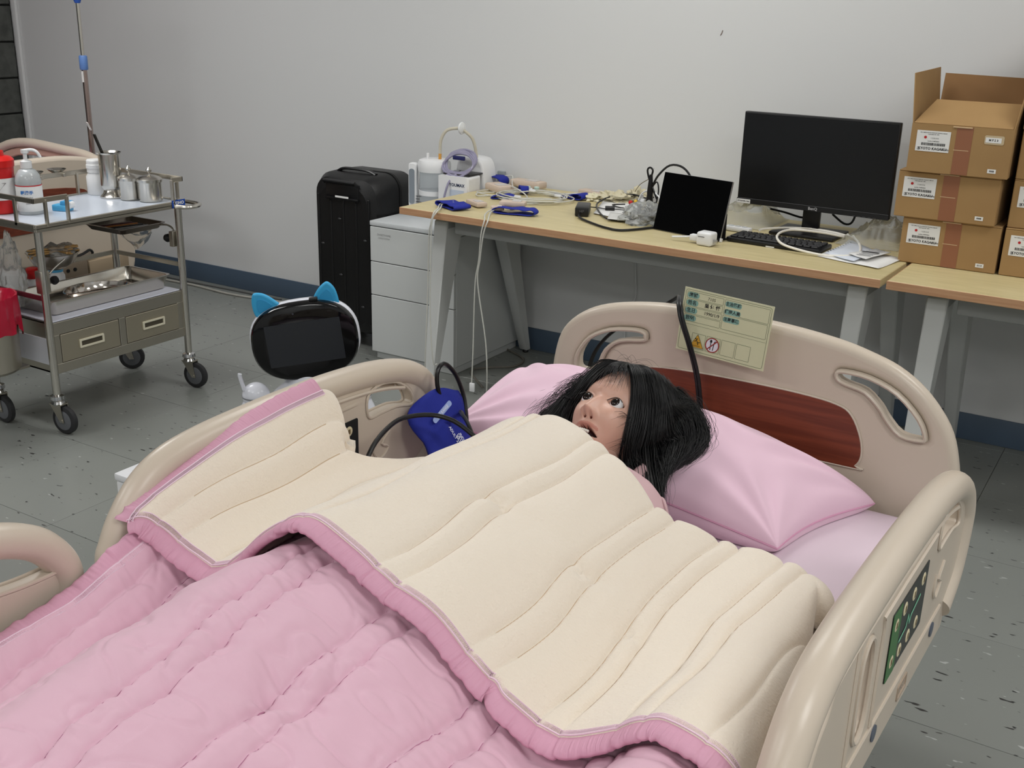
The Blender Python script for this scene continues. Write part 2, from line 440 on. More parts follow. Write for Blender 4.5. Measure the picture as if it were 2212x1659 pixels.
# ------------------------------------------------------------------ monitor
t = thing('monitor', 'large black computer monitor switched off on square black stand', 'monitor', (-1.125, 3.86, .74), radians(-1.5))
W, H = .548, .325
MB().b2((-W/2, -.022, .085), (W/2, 0, .085+H), .004).build('housing', M_black, t)
MB().b2((-W/2+.12, 0, .14), (W/2-.12, .04, .085+H-.06), .012).build('rear_bulge', M_black, t)
MB().b2((-W/2+.006, -.0235, .104), (W/2-.006, -.0221, .085+H-.006)).build('screen', M_screen, t)
m = MB(); m.b2((-W/2, -.025, .085), (W/2, -.0221, .104), .001, 1); m.build('chin', mat('black_chin', (24, 24, 26), .4), t)
m = MB(); m.add(*text('BenQ', .014, bold=.0004), M=frame((.01, -.0256, .094), (1, 0, 0), (0, 0, 1))); m.build('lettering', mat('silver_print', (170, 170, 172), .4), t, smooth=0)
q = MB().b2((-W/2+.002, -.0262, .086), (-W/2+.052, -.0252, .1), 0).build('sticker', M_paper, t)
m = MB(); m.add(*text('ETHANRL Hall', .007, bold=.0002), M=frame((-W/2+.027, -.0265, .093), (1, 0, 0), (0, 0, 1))); m.build('lettering', M_ink, q, smooth=0)
for k in range(5): MB().b2((.15+k*.018, -.0262, .0865), (.16+k*.018, -.0245, .0885)).build('button', mat('grey_button', (70, 70, 72), .4), t)
MB().b2((-.03, -.005, .01), (.03, .02, .15), .003).build('neck', M_black, t)
MB().b2((-.115, -.10, 0), (.115, .09, .012), .004).build('base', M_black, t)

# ------------------------------------------------------------------ tablet leaning on its stand
t = thing('tablet', 'large black tablet propped upright on the desk beside the tangled cables', 'tablet', (-1.465, 3.55, .741), radians(-12.5))
a = radians(-14)
Mx = T(0, 0, 0, rx=a)
w, h = .285, .205
MB().b2((-w/2, -.004, 0), (w/2, .004, h), .003, M=Mx).build('body', mat('silver_tablet_body', (168, 168, 170), .3, .8), t)
MB().b2((-w/2+.001, -.0052, .001), (w/2-.001, -.0041, h-.001), .0004, 1, M=Mx).build('screen', mat('glossy_tablet_glass', (5, 5, 6), .1), t)
MB().b2((w/2+.0, -.008, -.001), (w/2+.004, .006, .012), .001, M=Mx).build('corner_clip', M_white, t)
MB().b2((-.01, .006, .0), (w/2-.01, .06, .004), .001).build('stand', M_black, t)
MB().b2((w/2-.05, .02, .0), (w/2-.012, .05, .09), .004).build('stand_arm', M_black, t)

# ------------------------------------------------------------------ keyboard
t = thing('keyboard', 'black compact keyboard lying in front of the monitor', 'keyboard', (-1.15, 3.60, .741), radians(19))
t.rotation_euler.z = radians(-3)
MB().b2((-.165, -.062, 0), (.165, .062, .016), .005).build('case', M_black, t)
M_key = mat('charcoal_keycap', (30, 30, 33), .5)
keyme = {}
for r, row in enumerate([[1]*15, [1]*13+[2], [1.5]+[1]*12+[1.5], [1.8]+[1]*11+[2.2], [1.3, 1.3, 1.3, 6, 1.3, 1.3, 1.3, 1.2]]):
    x = -.155; tot = sum(row); k = .31/tot
    for c in row:
        wd_ = round(c*k-.003, 4)
        if wd_ not in keyme:
            ob = MB().b2((-wd_/2, -.0095, 0), (wd_/2, .0095, .006), .0018, 1).build('key', M_key, t); keyme[wd_] = ob.data
        else:
            ob = bpy.data.objects.new('key', keyme[wd_]); COL.objects.link(ob); ob.parent = t
        ob.location = (x+c*k/2, .042-r*.0215, .0155)
        x += c*k
MB().b2((-.02, -.0616, .0), (.01, -.0612, .004)).build('label_strip', M_paper, t)

# ------------------------------------------------------------------ items on the desk
ZD = .741
t = thing('power_adapter', 'black power brick at the front left of the tangled cables', 'adapter', (-1.945, 3.68, ZD), radians(24))
MB().b2((-.026, -.062, 0), (.026, .062, .035), .005).build('case', M_black, t)
m = MB(); m.add(*text('HP', .014), M=frame((0, -.0626, .02), (1, 0, 0), (0, 0, 1))); m.build('lettering', mat('grey_print', (90, 90, 92), .5), t, smooth=0)
tag(MB().tube([(-1.925, 3.612, .752), (-1.90, 3.575, .747), (-1.838, 3.53, .7455), (-1.74, 3.472, .7455), (-1.67, 3.47, .7455), (-1.60, 3.60, .7455)], .0045, n=8, smooth=6).build('cord', M_black),
    'thick black cord curving from power brick toward the tablet', 'cord')
m = MB(); m.tube([(-1.965, 3.745, .757), (-1.943, 3.80, .748), (-1.9, 3.785, .75), (-1.877, 3.80, .75), (-1.846, 3.82, .748), (-1.80, 3.80, .748), (-1.74, 3.70, .75), (-1.72, 3.62, .7455)], .0022, n=6)
a_ = m.build('cord', M_black)
tag(a_, 'thin black cord with a ferrite lump behind the power brick', 'cord')
MB().tube([(-1.905, 3.787, .753), (-1.872, 3.803, .753)], .0085, n=12, smooth=0).build('ferrite', M_black, a_)
tag(MB().tube([(-1.75, 3.63, .746), (-1.82, 3.633, .746), (-1.916, 3.75, .748), (-1.985, 3.88, .752), (-1.975, 4.0, .765), (-1.90, 4.02, .775), (-1.82, 3.97, .776), (-1.77, 3.93, .79)], .0036, n=7).build('cord', M_black),
    'black cord looping around the white papers behind the adapter', 'cord')
tag(MB().tube([(-1.9, 3.95, .746), (-1.93, 3.9, .747), (-1.85, 3.85, .75), (-1.80, 3.93, .762), (-1.74, 3.9, .774), (-1.68, 3.8, .765), (-1.70, 3.7, .752)], .0026, n=6).build('cord', M_black),
    'slim black cord coiled over the papers and clear bag', 'cord')
# upright black plug cluster and standing loops
t = thing('plug_cluster', 'black plug with cords looping upward beside the tablet', 'plug', (-1.745, 3.84, ZD))
MB().lathe([(.012, .02), (.014, .05), (.011, .075), (.012, .08), (.009, .12), (.006, .15)], 12, (0, 0, 0)).build('plug', M_black, t)
MB().b2((-.03, -.02, 0), (.04, .025, .03), .006).build('socket_block', M_black, t)
MB().tube([(0, 0, .14), (.006, 0, .165), (-.005, 0, .176), (-.016, 0, .165), (-.006, 0, .13), (.01, 0, .10), (.03, 0, .06)], .0038, n=7).build('short_loop', M_black, t)
MB().tube([(.01, 0, .11), (.03, .0, .15), (.07, .01, .19), (.12, .02, .185), (.16, .02, .14), (.18, .02, .06), (.18, .02, .01)], .0042, n=7).build('tall_loop', M_black, t)
MB().tube([(.0, 0, .09), (.025, 0, .125), (.035, 0, .09), (.03, -.01, .03)], .003, n=6).build('cord_loop', M_black, t)
tag(MB().tube([(-1.80, 3.86, .785), (-1.785, 3.86, .815), (-1.745, 3.85, .83), (-1.70, 3.83, .81), (-1.66, 3.80, .775), (-1.65, 3.76, .745)], .003, n=7).build('cord', M_white),
    'short white cord arching over the black plug', 'cord')
tag(MB().tube([(-1.86, 3.95, .80), (-1.84, 3.95, .83), (-1.80, 3.93, .855), (-1.788, 3.93, .862), (-1.76, 3.9, .835), (-1.75, 3.88, .80)], .0016, n=6).build('thin_lead', mat('brownish_lead', (120, 110, 86), .5)),
    'thin brownish lead standing up behind the black plug', 'lead')
tag(MB().tube([(-1.788, 3.93, .862), (-1.785, 3.935, .885), (-1.78, 3.94, .9)], .001, n=5).build('wire_tip', mat('grey_wire', (140, 140, 138), .5)),
    'short straight grey wire rising from the thin lead', 'wire')
t = thing('white_connector', 'small white upright connector beside the black plug', 'connector', (-1.79, 3.87, ZD))
MB().b2((-.012, -.008, 0), (.012, .008, .05), .003).build('shell', M_white, t)
MB().cyl((0, 0, .05), (0, 0, .066), .005, n=10).build('collar', M_white, t)
# papers beneath
def sheet(name, pts, z, m_, label, cat='paper', n=6, curl=.004, group=None):
    a, b, c, d = [Vector((p[0], p[1], 0)) for p in pts]; rows = []
    for j in range(n+1):
        r = []
        for i in range(n+1):
            u, v = i/n, j/n
            p = (a*(1-u)+b*u)*(1-v)+(d*(1-u)+c*u)*v
            r.append((p.x, p.y, z+curl*(noise.noise(Vector((p.x*9, p.y*9, z*50)))+.6)*(.3+abs(u-.5)+abs(v-.5))))
        rows.append(r)
    m = MB(); m.grid(rows); o = m.build(name, m_)
    md = o.modifiers.new('s', 'SOLIDIFY'); md.thickness = .0006
    return tag(o, label, cat, group)
sheet('paper_sheet', [(-1.91, 3.70), (-1.72, 3.66), (-1.80, 4.04), (-2.03, 4.03)], ZD+.001, M_paper, 'white paper sheets under the black looped cords')
sheet('paper_slip', [(-1.80, 3.60), (-1.72, 3.62), (-1.76, 3.76), (-1.86, 3.74)], ZD+.006, mat('light_grey_paper', (206, 206, 202), .8), 'small printed slip lying over the papers by the clear bag')
# crumpled clear bag
def crumple(name, c, size, seed, m_, label, cat='bag', n=22, amp=.5, group=None, flat=.3):
    rows = []
    for j in range(n+1):
        th = pi*j/n; r = []
        for i in range(2*n):
            a = 2*pi*i/(2*n)
            d = Vector((sin(th)*cos(a), sin(th)*sin(a), cos(th)))
            k = 1+amp*noise.noise(d*2.2+Vector((seed, 0, 0)))+amp*.5*noise.noise(d*6+Vector((seed, 3, 0)))+amp*.25*abs(noise.noise(d*14+Vector((seed, 5, 0))))
            p = Vector((d.x*size[0], d.y*size[1], max(d.z, -flat)*size[2]))*k
            p.z = max(p.z, -flat*size[2])
            r.append((c[0]+p.x, c[1]+p.y, c[2]+p.z+flat*size[2]))
        rows.append(r)
    m = MB(); m.grid(rows, True); o = m.build(name, m_, smooth=60)
    return tag(o, label, cat, group) if label else o
M_film = mat('thin_clear_film', (232, 234, 232), .12, trans=.78, ior=1.12, bump=(30, 1.0, 6))
bagm = crumple('clear_bag', (-1.69, 3.69, ZD), (.085, .10, .05), 3, M_film, 'crumpled clear plastic bag of dark leads against the tablet', amp=.45)
rnd = random.Random(5)
for k in range(7):
    pts = []
    for i in range(6): pts.append((-1.69+rnd.uniform(-.055, .055), 3.69+rnd.uniform(-.06, .06), ZD+.008+rnd.uniform(0, .03)))
    MB().tube(pts, .0016, n=5).build('lead', M_black if k % 2 else mat('grey_lead', (120, 122, 124), .5), bagm)
t = thing('connector_set', 'tiny red and yellow connector standing on the papers', 'connector', (-1.852, 3.90, ZD+.012))
MB().sphere((0, 0, .012), .009, 10, 8).build('red_cap', M_red, t, label='red round cap')
MB().sphere((.012, .02, .014), .008, 10, 8).build('yellow_cap', mat('yellow_plastic', (230, 190, 60), .4), t, label='yellow round cap')
MB().b2((-.008, -.008, -.01), (.02, .03, .004), .002).build('base', M_white, t)
# gauze
M_gauze = mat('cream_gauze', (208, 200, 172), .95, bump=(250, .8))
crumple('gauze', (-1.98, 4.02, ZD), (.075, .05, .026), 11, M_gauze, 'crumpled cream gauze cloth by the wall behind the black cords', 'cloth', amp=.9)
crumple('gauze', (-1.90, 4.06, ZD), (.045, .035, .036), 17, M_gauze, 'taller ruffled cream gauze cloth nearest the black plug', 'cloth', amp=.9)
crumple('gauze', (-2.06, 3.98, ZD), (.035, .035, .018), 21, mat('pale_gauze', (214, 208, 180), .95), 'small flat pale gauze scrap right of the rearmost wrist pad', 'cloth', amp=.7)
# white wall charger + cord end
t = thing('wall_charger', 'white cube wall charger with plug in front of the tablet', 'charger', (-1.345, 3.44, ZD), radians(-8))
MB().b2((-.028, -.024, 0), (.028, .024, .046), .008, 3).build('body', M_white, t)
MB().b2((-.02, -.0252, .03), (.004, -.0242, .0315)).build('slot', M_ink, t)
MB().b2((-.062, -.010, .008), (-.03, .012, .03), .004).build('plug_body', M_white, t)
MB().tube([(-.06, .002, .02), (-.09, -.006, .016), (-.125, -.016, .012)], .0035, n=8).build('cable_end', M_white, t)
MB().b2((.028, -.008, .012), (.044, .0, .024), .001).build('prong', mat('steel_prong', (190, 190, 190), .3, 1), t)
# white looped cable by the keyboard
pts = [(-1.245, 3.673, .768), (-1.233, 3.734, .765), (-1.17, 3.83, .760), (-1.06, 3.86, .758), (-.945, 3.80, .752), (-.883, 3.626, .748), (-.901, 3.54, .748), (-.981, 3.504, .7475), (-1.09, 3.507, .76), (-1.142, 3.56, .768), (-1.165, 3.65, .772), (-1.14, 3.72, .775), (-1.05, 3.75, .772), (-.98, 3.77, .764), (-1.02, 3.82, .762), (-1.10, 3.82, .765), (-1.13, 3.77, .772), (-1.16, 3.74, .77)]
tag(MB().tube(pts, .0042, n=8, smooth=6).build('white_cable', mat('cream_white_cable', (232, 228, 218), .4)), 'white looped cable lying over the keyboard and papers', 'cable')
t = thing('power_strip', 'small white multi-button strip between tablet and keyboard', 'power strip', (-1.345, 3.735, ZD), radians(-6))
MB().b2((-.05, -.016, 0), (.05, .016, .018), .006).build('body', M_white, t)
for k in range(3): MB().b2((-.035+k*.026, -.008, .017), (-.018+k*.026, .006, .0205), .002).build('button', mat('light_grey_button', (198, 200, 202), .4), t)
sheet('printed_sheet', [(-.985, 3.50), (-.775, 3.435), (-.745, 3.62), (-.965, 3.80)], ZD+.0005, M_paper, 'white printed sheets at the front right corner of desk')
sh = sheet('notebook_page', [(-.97, 3.53), (-.86, 3.47), (-.83, 3.68), (-.95, 3.78)], ZD+.005, mat('bluish_page', (206, 212, 222), .7), 'ring-punched page on top of the printed sheets', 'notebook')
m = MB()
for k in range(10): m.lathe([(.003, 0), (.003, .0004)], 8, (-.966+k*.002, 3.55+k*.022, ZD+.0112))
m.build('punch_hole', mat('dark_hole', (60, 60, 66), .8), sh, smooth=0)
sh = sheet('folded_leaflet', [(-.90, 3.545), (-.83, 3.50), (-.79, 3.66), (-.85, 3.70)], ZD+.0095, mat('leaflet_paper', (216, 216, 214), .7), 'leaflet with a black bar on the printed sheets', 'leaflet')
MB().box((-.842, 3.60, ZD+.0165), (.055, .012, .0005), M=None).build('black_bar', M_ink, sh)
m = MB()
for k in range(7): m.box((-.85+.003*k, 3.545+.018*k, ZD+.0155), (.045, .004, .0004))
m.build('printed_line', mat('grey_print_lines', (110, 112, 118), .7), sh)
# clear plastic sheets behind the monitor
def film(name, x0, x1, y0, y1, h, seed, label):
    rows = []; n = 40
    for j in range(n+1):
        r = []
        for i in range(n+1):
            u, v = i/n, j/n; p = Vector((x0+(x1-x0)*u, y0+(y1-y0)*v, 0))
            e = min(1, 5*min(u, 1-u))*min(1, 5*min(v, 1-v))
            z = ZD+.002+e*h*(.55+.6*noise.noise(Vector((u*2.4, v*2.4, seed)))+.3*abs(noise.noise(Vector((u*7, v*5, seed+4))))+.12*noise.noise(Vector((u*19, v*15, seed))))
            r.append((p.x, p.y, max(z, ZD+.001)))
        rows.append(r)
    o = MB().grid(rows).build(name, M_film, smooth=60); return tag(o, label, 'plastic bag')
film('plastic_bag', -1.52, -1.27, 3.80, 4.08, .085, 2.2, 'crumpled clear plastic film behind the tablet, left of monitor stand')
film('plastic_bag', -1.0, -.79, 3.74, 4.07, .11, 7.7, 'crumpled clear plastic film between monitor and cardboard boxes')
tag(MB().tube([(-1.30, 3.93, .80), (-1.25, 3.95, .79), (-1.18, 3.97, .775), (-1.14, 3.99, .80)], .004, n=7).build('cord', M_black), 'black cord sagging left of the monitor neck', 'cord')
tag(MB().tube([(-1.08, 3.97, .80), (-1.03, 3.95, .775), (-1.0, 3.94, .785), (-.99, 3.95, .83)], .004, n=7).build('cord', M_black), 'black lead sagging right of the monitor neck', 'cord')

# ------------------------------------------------------------------ training pads with tubing
M_skin = mat('skin_tone_silicone', (202, 184, 168), .6, bump=(80, .2))
M_lbl = mat('frosted_label', (196, 190, 186), .3, alpha=1)
def ribbon(pts, w, th, up=(0, 0, 1)):
    return MB().tube(pts, w/2, n=10, flat=th/w, up=up, smooth=5)
def band(c, rz, L, h, w):
    prof = []
    n = 40
    for i in range(n+1):
        a = -pi*.15+2*pi*.96*i/n; x = L/2*(abs(cos(a))**.55)*(1 if cos(a) > 0 else -1); z = h/2*(abs(sin(a))**.8)*(1 if sin(a) > 0 else -1)
        prof.append((x, max(z+h/2+.006*noise.noise(Vector((x*30, c[0]*9, z*30))), .002)))
    rows = [[T(*c, rz=rz) @ Vector((x+.004*sin(v*3), w*(v-.5), z+.004*v*sin(x*40))) for x, z in prof] for v in [k/6 for k in range(7)]]
    return MB().grid(rows)
def pad(label, o, rz, blue, beige, tubes, group=None):
    t = thing('training_wrist_pad', label, 'medical pad', o, rz, group)
    for B in blue:
        q = band(*B).build('blue_strap', M_blue, t, label='royal blue strap'); md = q.modifiers.new('s', 'SOLIDIFY'); md.thickness = .003
    for (c, s, r) in beige:
        q = MB().box((0, 0, 0), s, min(s)*.28, 2, M=T(*c, rz=r)).build('skin_pad', M_skin, t, label='skin-coloured pad')
        MB().box((0, 0, s[2]/2+.001), (s[0]*.35, s[1]*.7, .002), .0008, 1, M=T(*c, rz=r) @ T(x=s[0]*.15)).build('clear_window', M_lbl, q)
    for P in tubes: MB().tube(P, .0026, n=7, smooth=6).build('tube', M_tube, t)
    MB().b2((-.006, -.012, .012), (.006, .012, .02), .002).build('connector', M_white, t)
    return t
pad('royal blue wrist strap pad at left front desk corner, tubes over edge', (-2.40, 3.47, ZD), 0,
    [((.0, .0, 0), -.45, .15, .022, .075)],
    [((.05, .09, .012), (.10, .045, .018), -.5)],
    [[(-.03, .03, .018), (-.045, -.02, .012), (-.005, -.09, .01), (.005, -.132, .0), (-.002, -.142, -.04), (-.012, -.14, -.1), (-.018, -.14, -.32), (-.03, -.14, -.58), (-.04, -.12, -.66)],
     [(-.02, .035, .018), (-.035, -.015, .014), (.005, -.09, .01), (.015, -.13, .002), (.003, -.142, -.04), (-.004, -.14, -.2), (-.006, -.14, -.4), (.008, -.14, -.58), (.012, -.12, -.6)]])
pad('blue and skin-coloured pad second from left front corner, tubes hanging', (-2.16, 3.52, ZD), 0,
    [((.02, -.015, 0), .25, .17, .026, .05)],
    [((-.02, .035, .03), (.10, .05, .02), .35), ((-.055, -.02, .016), (.05, .035, .016), .6)],
    [[(-.05, 0, .02), (-.065, -.06, .01), (-.04, -.13, .008), (-.01, -.178, .0), (-.015, -.192, -.05), (-.025, -.19, -.15), (-.04, -.19, -.25), (-.045, -.19, -.5), (-.05, -.19, -.66)],
     [(-.04, 0, .022), (-.05, -.06, .012), (-.02, -.13, .01), (.005, -.178, .0), (-.005, -.192, -.05), (-.02, -.19, -.15), (-.028, -.19, -.24), (.01, -.19, -.45), (.02, -.19, -.58), (.0, -.16, -.70)]])
tag(MB().b2((-2.218, 3.325, .07), (-2.196, 3.335, .105), .003).build('tube_clamp', M_white), 'small white clamp at the end of the longer hanging tube', 'clamp')
pad('blue strap pad by the wall beside the suction machine', (-2.56, 4.03, ZD), 0,
    [((-.01, .0, 0), -.2, .12, .045, .06)],
    [((.15, .02, .022), (.16, .06, .03), -.1)],
    [[(.0, .0, .035), (.06, .03, .045), (.10, -.03, .02), (.16, -.10, .008)]])
pad('rounded skin-coloured pad with small blue straps, third row back', (-2.46, 3.90, ZD), 0,
    [((.10, .03, 0), -.9, .07, .03, .035), ((.10, -.13, 0), .5, .10, .014, .05)],
    [((0, 0, .018), (.13, .075, .03), -.5)],
    [[(.05, .0, .03), (.11, -.04, .03), (.16, -.05, .01), (.20, -.12, .006), (.15, -.18, .006), (.05, -.13, .005), (-.04, -.10, .005), (-.06, -.05, .005), (.0, .08, .006)]])
pad('flat blue strap with skin-coloured pad at the back middle of desk', (-2.14, 3.97, ZD), 0,
    [((-.04, .0, 0), -.1, .13, .008, .06), ((.035, -.02, 0), -.1, .055, .026, .055)],
    [((.045, .085, .014), (.14, .05, .022), -.25)],
    [[(.03, .0, .02), (-.01, -.05, .02), (.01, -.12, .006), (-.02, -.20, .005), (-.10, -.30, .005), (-.17, -.26, .005), (-.14, -.16, .005), (-.05, -.10, .005)],
     [(.02, .02, .02), (-.05, .0, .012), (-.12, .04, .006), (-.22, .04, .006), (-.26, -.06, .006), (-.2, -.14, .006)]])
coil = MB()
rnd = random.Random(3)
for k in range(4):
    cx_, cy_ = -2.25+rnd.uniform(-.03, .03), 3.83+rnd.uniform(-.03, .03); P = []
    for i in range(11):
        a = 2*pi*i/10*1.02+k; P.append((cx_+(.13+.02*rnd.random())*cos(a), cy_+(.10+.02*rnd.random())*sin(a), ZD+.004+.005*k+.003*rnd.random()))
    coil.tube(P, .0027, n=7, smooth=5)
coil.tube([(-2.42, 3.80, ZD+.004), (-2.46, 3.74, ZD+.004), (-2.50, 3.80, ZD+.004), (-2.44, 3.87, ZD+.005), (-2.33, 3.86, ZD+.02)], .0027, n=7)
t = thing('tubing_coil', 'loose coils of clear tubing in the middle of the desk', 'tubing', (0, 0, 0))
coil.build('tube', M_tube, t)
for x, y in ((-2.333, 3.93), (-2.30, 3.90), (-2.156, 3.86), (-2.27, 3.735)):
    MB().box((x, y, ZD+.022), (.03, .012, .010), .003, M=T()).build('connector', M_white, t)
for x, y in ((-2.35, 3.95), (-2.315, 3.96)):
    MB().lathe([(.009, 0), (.011, .004), (.011, .01), (.006, .012)], 12, (x, y, ZD+.018)).build('stopcock', mat('pale_green_plastic', (190, 214, 206), .35), t)

# ------------------------------------------------------------------ suction machine on the cabinet
t = thing('suction_machine', 'white portable suction machine with jar and coiled tube, behind cabinet', 'medical device', (-2.70, 3.93, .613))
m = MB()
prof = [(-.005, 0), (.135, 0), (.135, .18), (.118, .235), (.09, .25), (.03, .25), (.0, .235), (-.012, .18)]
m.prism(sp2(prof, 3), .10, M=frame((0, .06, 0), (1, 0, 0), (0, 0, 1)), bevel=.012)
m.build('housing', M_white, t)
MB().prism([(-.1, 0), (.0, 0), (.0, .125), (-.10, .125)], .155, M=frame((.062, -.02, .06), (0, 1, 0), (0, 0, 1)), bevel=.01).build('front_body', M_white, t)
q = MB().box((.065, -.045, .19), (.13, .11, .006), .002, M=T() @ T(0, 0, 0)).build('control_panel', M_black, t)
q.rotation_euler = (0, 0, 0)
for x in (.035, .07): MB().lathe([(.013, 0), (.013, .006), (.010, .008)], 14, (x, -.05, .193)).build('knob', mat('grey_knob', (130, 132, 136), .4), q)
m = MB(); m.add(*text('YOUMAX', .018, bold=.0005), M=frame((.085, -.1211, .15), (1, 0, 0), (0, 0, 1))); m.build('lettering', mat('dark_blue_grey_print', (60, 70, 96), .5), t, smooth=0)
MB().b2((.05, -.1212, .09), (.12, -.1205, .13)).build('info_label', mat('pale_blue_label', (190, 200, 214), .6), t)
m = MB(); rnd = random.Random(9)
for k in range(6):
    P = [(.055+(.07+.008*rnd.random())*cos(2*pi*i/12+k*.4), -.07+.012*k*.4+(.022+.01*rnd.random())*sin(2*pi*i/12+k*.4)*1.3, .225+.045*sin(2*pi*i/12+k*.4)+.003*k) for i in range(12)]
    m.tube(P, .0048, n=8, closed=True, smooth=3)
m.tube([(.05, -.10, .18), (.045, -.13, .15), (.03, -.14, .08), (.02, -.13, .03)], .0045, n=8)
m.build('coiled_tube', mat('lilac_clear_tube', (168, 164, 190), .2, trans=.3), t)
MB().b2((.02, -.06, .245), (.08, -.05, .262), .003).build('tie', mat('navy_tie', (30, 34, 90), .6), t)
J = (-.085, -.045, 0)
MB().lathe([(.062, .0), (.064, .01), (.064, .20)], 28, J, caps=False).build('jar', mat('clear_jar', (226, 232, 236), .08, trans=.8, ior=1.2), t)
m = MB(); m.lathe([(.067, .085), (.067, .105)], 28, J); m.lathe([(.066, 0), (.066, .006)], 28, J); m.build('jar_ring', M_white, t)
MB().lathe([(.070, .185), (.072, .20), (.072, .218), (.066, .232), (.05, .238), (.0, .238)], 28, J).build('jar_lid', M_white, t)
MB().cyl((J[0]-.02, J[1]-.02, .235), (J[0]-.02, J[1]-.02, .262), .006, n=10).build('port', M_white, t)
MB().cyl((J[0]+.03, J[1], .235), (J[0]+.03, J[1], .262), .007, n=10).build('orange_fitting', mat('amber_rubber', (206, 150, 70), .5), t)
MB().tube([(J[0]+.03, J[1], .26), (J[0]+.035, J[1], .32), (J[0]+.06, J[1]+.01, .362), (J[0]+.105, J[1]+.03, .372)], .0068, n=10).build('hose', mat('cream_clear_hose', (214, 208, 190), .3, trans=.2), t)
MB().tube([(J[0]+.125, J[1]+.035, .365), (J[0]+.155, J[1]+.06, .33), (J[0]+.165, J[1]+.075, .27), (J[0]+.165, J[1]+.08, .23)], .0068, n=10).build('hose', mat('cream_clear_hose', (214, 208, 190), .3, trans=.2), t)
MB().lathe([(.008, -.012), (.024, -.004), (.026, 0), (.024, .004), (.008, .012)], 20, M=frame((J[0]+.118, J[1]+.034, .372), (0, .3, 1), (0, 1, 0))).build('filter_disc', mat('translucent_filter', (222, 224, 224), .35), t)
m = MB(); m.prism(rrect(.036, .19, .012), .03, M=frame((J[0]-.075, J[1]-.05, .125), (1, .25, 0), (0, 0, 1)), bevel=.004); m.build('jar_handle', M_white, t)
m = MB(); m.prism(rrect(.024, .15, .010), .003, M=frame((J[0]-.0718, J[1]-.0665, .12), (1, .25, 0), (0, 0, 1))); m.build('handle_inlay', mat('grey_inlay', (128, 136, 144), .5), t)
for k in range(6): MB().b2((J[0]-.05+.0, J[1]-.067, .02+k*.012), (J[0]-.03+(.01 if k % 2 else 0), J[1]-.0655, .022+k*.012)).build('scale_mark', M_ink, t)
tag(MB().b2((-2.612, 4.118, .742), (-2.575, 4.133, .79), .003).build('wall_socket', mat('grey_wall_socket', (150, 156, 160), .5)), 'small grey wall box just right of the suction machine', 'socket')

# ------------------------------------------------------------------ cardboard boxes
M_label = mat('white_label', (222, 222, 220), .6)
def box_label(b, w, x, z, y):
    q = MB().b2((x, y-.0009, z), (x+.098, y-.0003, z+.062)).build('shipping_label', M_label, b)
    cx_ = x+.049
    m = MB()
    m.add(*text('KYOTO KAGAKU', .0105, bold=.0003), M=frame((cx_+.001, y-.0012, z+.0085), (1, 0, 0), (0, 0, 1)))
    m.add(*text('CO.,LTD', .0055, bold=.0002), M=frame((x+.0875, y-.0012, z+.0075), (1, 0, 0), (0, 0, 1)))
    m.add(*text('2301 OMEGA BLOOD PRESSURE TRAINING ARM SET', .0034, bold=.00006), M=frame((cx_, y-.0012, z+.056), (1, 0, 0), (0, 0, 1)))
    m.add(*text('PORTABLE SET  M99', .0036, bold=.00006), M=frame((cx_, y-.0012, z+.051), (1, 0, 0), (0, 0, 1)))
    m.add(*text('11250-010', .0055), M=frame((cx_+.004, y-.0012, z+.040), (1, 0, 0), (0, 0, 1)))
    m.add(*text('Lot.No. 0148754K01', .004, bold=.0001), M=frame((cx_+.002, y-.0012, z+.031), (1, 0, 0), (0, 0, 1)))
    rr = random.Random(int(x*1000)); xx = x+.016
    while xx < x+.086:
        ww = rr.choice([.0008, .0014, .0022]); m.b2((xx, y-.0012, z+.018), (xx+ww, y-.0010, z+.026)); xx += ww+rr.choice([.0008, .0012])
    for a_, b_ in (((.006, .004), (.007, .012)), ((.006, .004), (.012, .005)), ((.006, .011), (.012, .012)), ((.0115, .004), (.0125, .0065))):
        m.b2((x+a_[0], y-.0012, z+a_[1]), (x+b_[0], y-.001, z+b_[1]))
    m.build('lettering', M_ink, q, smooth=0)
    m = MB(); m.lathe([(.0042, 0), (.0042, .0004)], 14, M=frame((x+.026, y-.001, z+.042), (1, 0, 0), (0, 0, 1))); m.build('red_dot', mat('red_print', (176, 30, 34), .6), q)
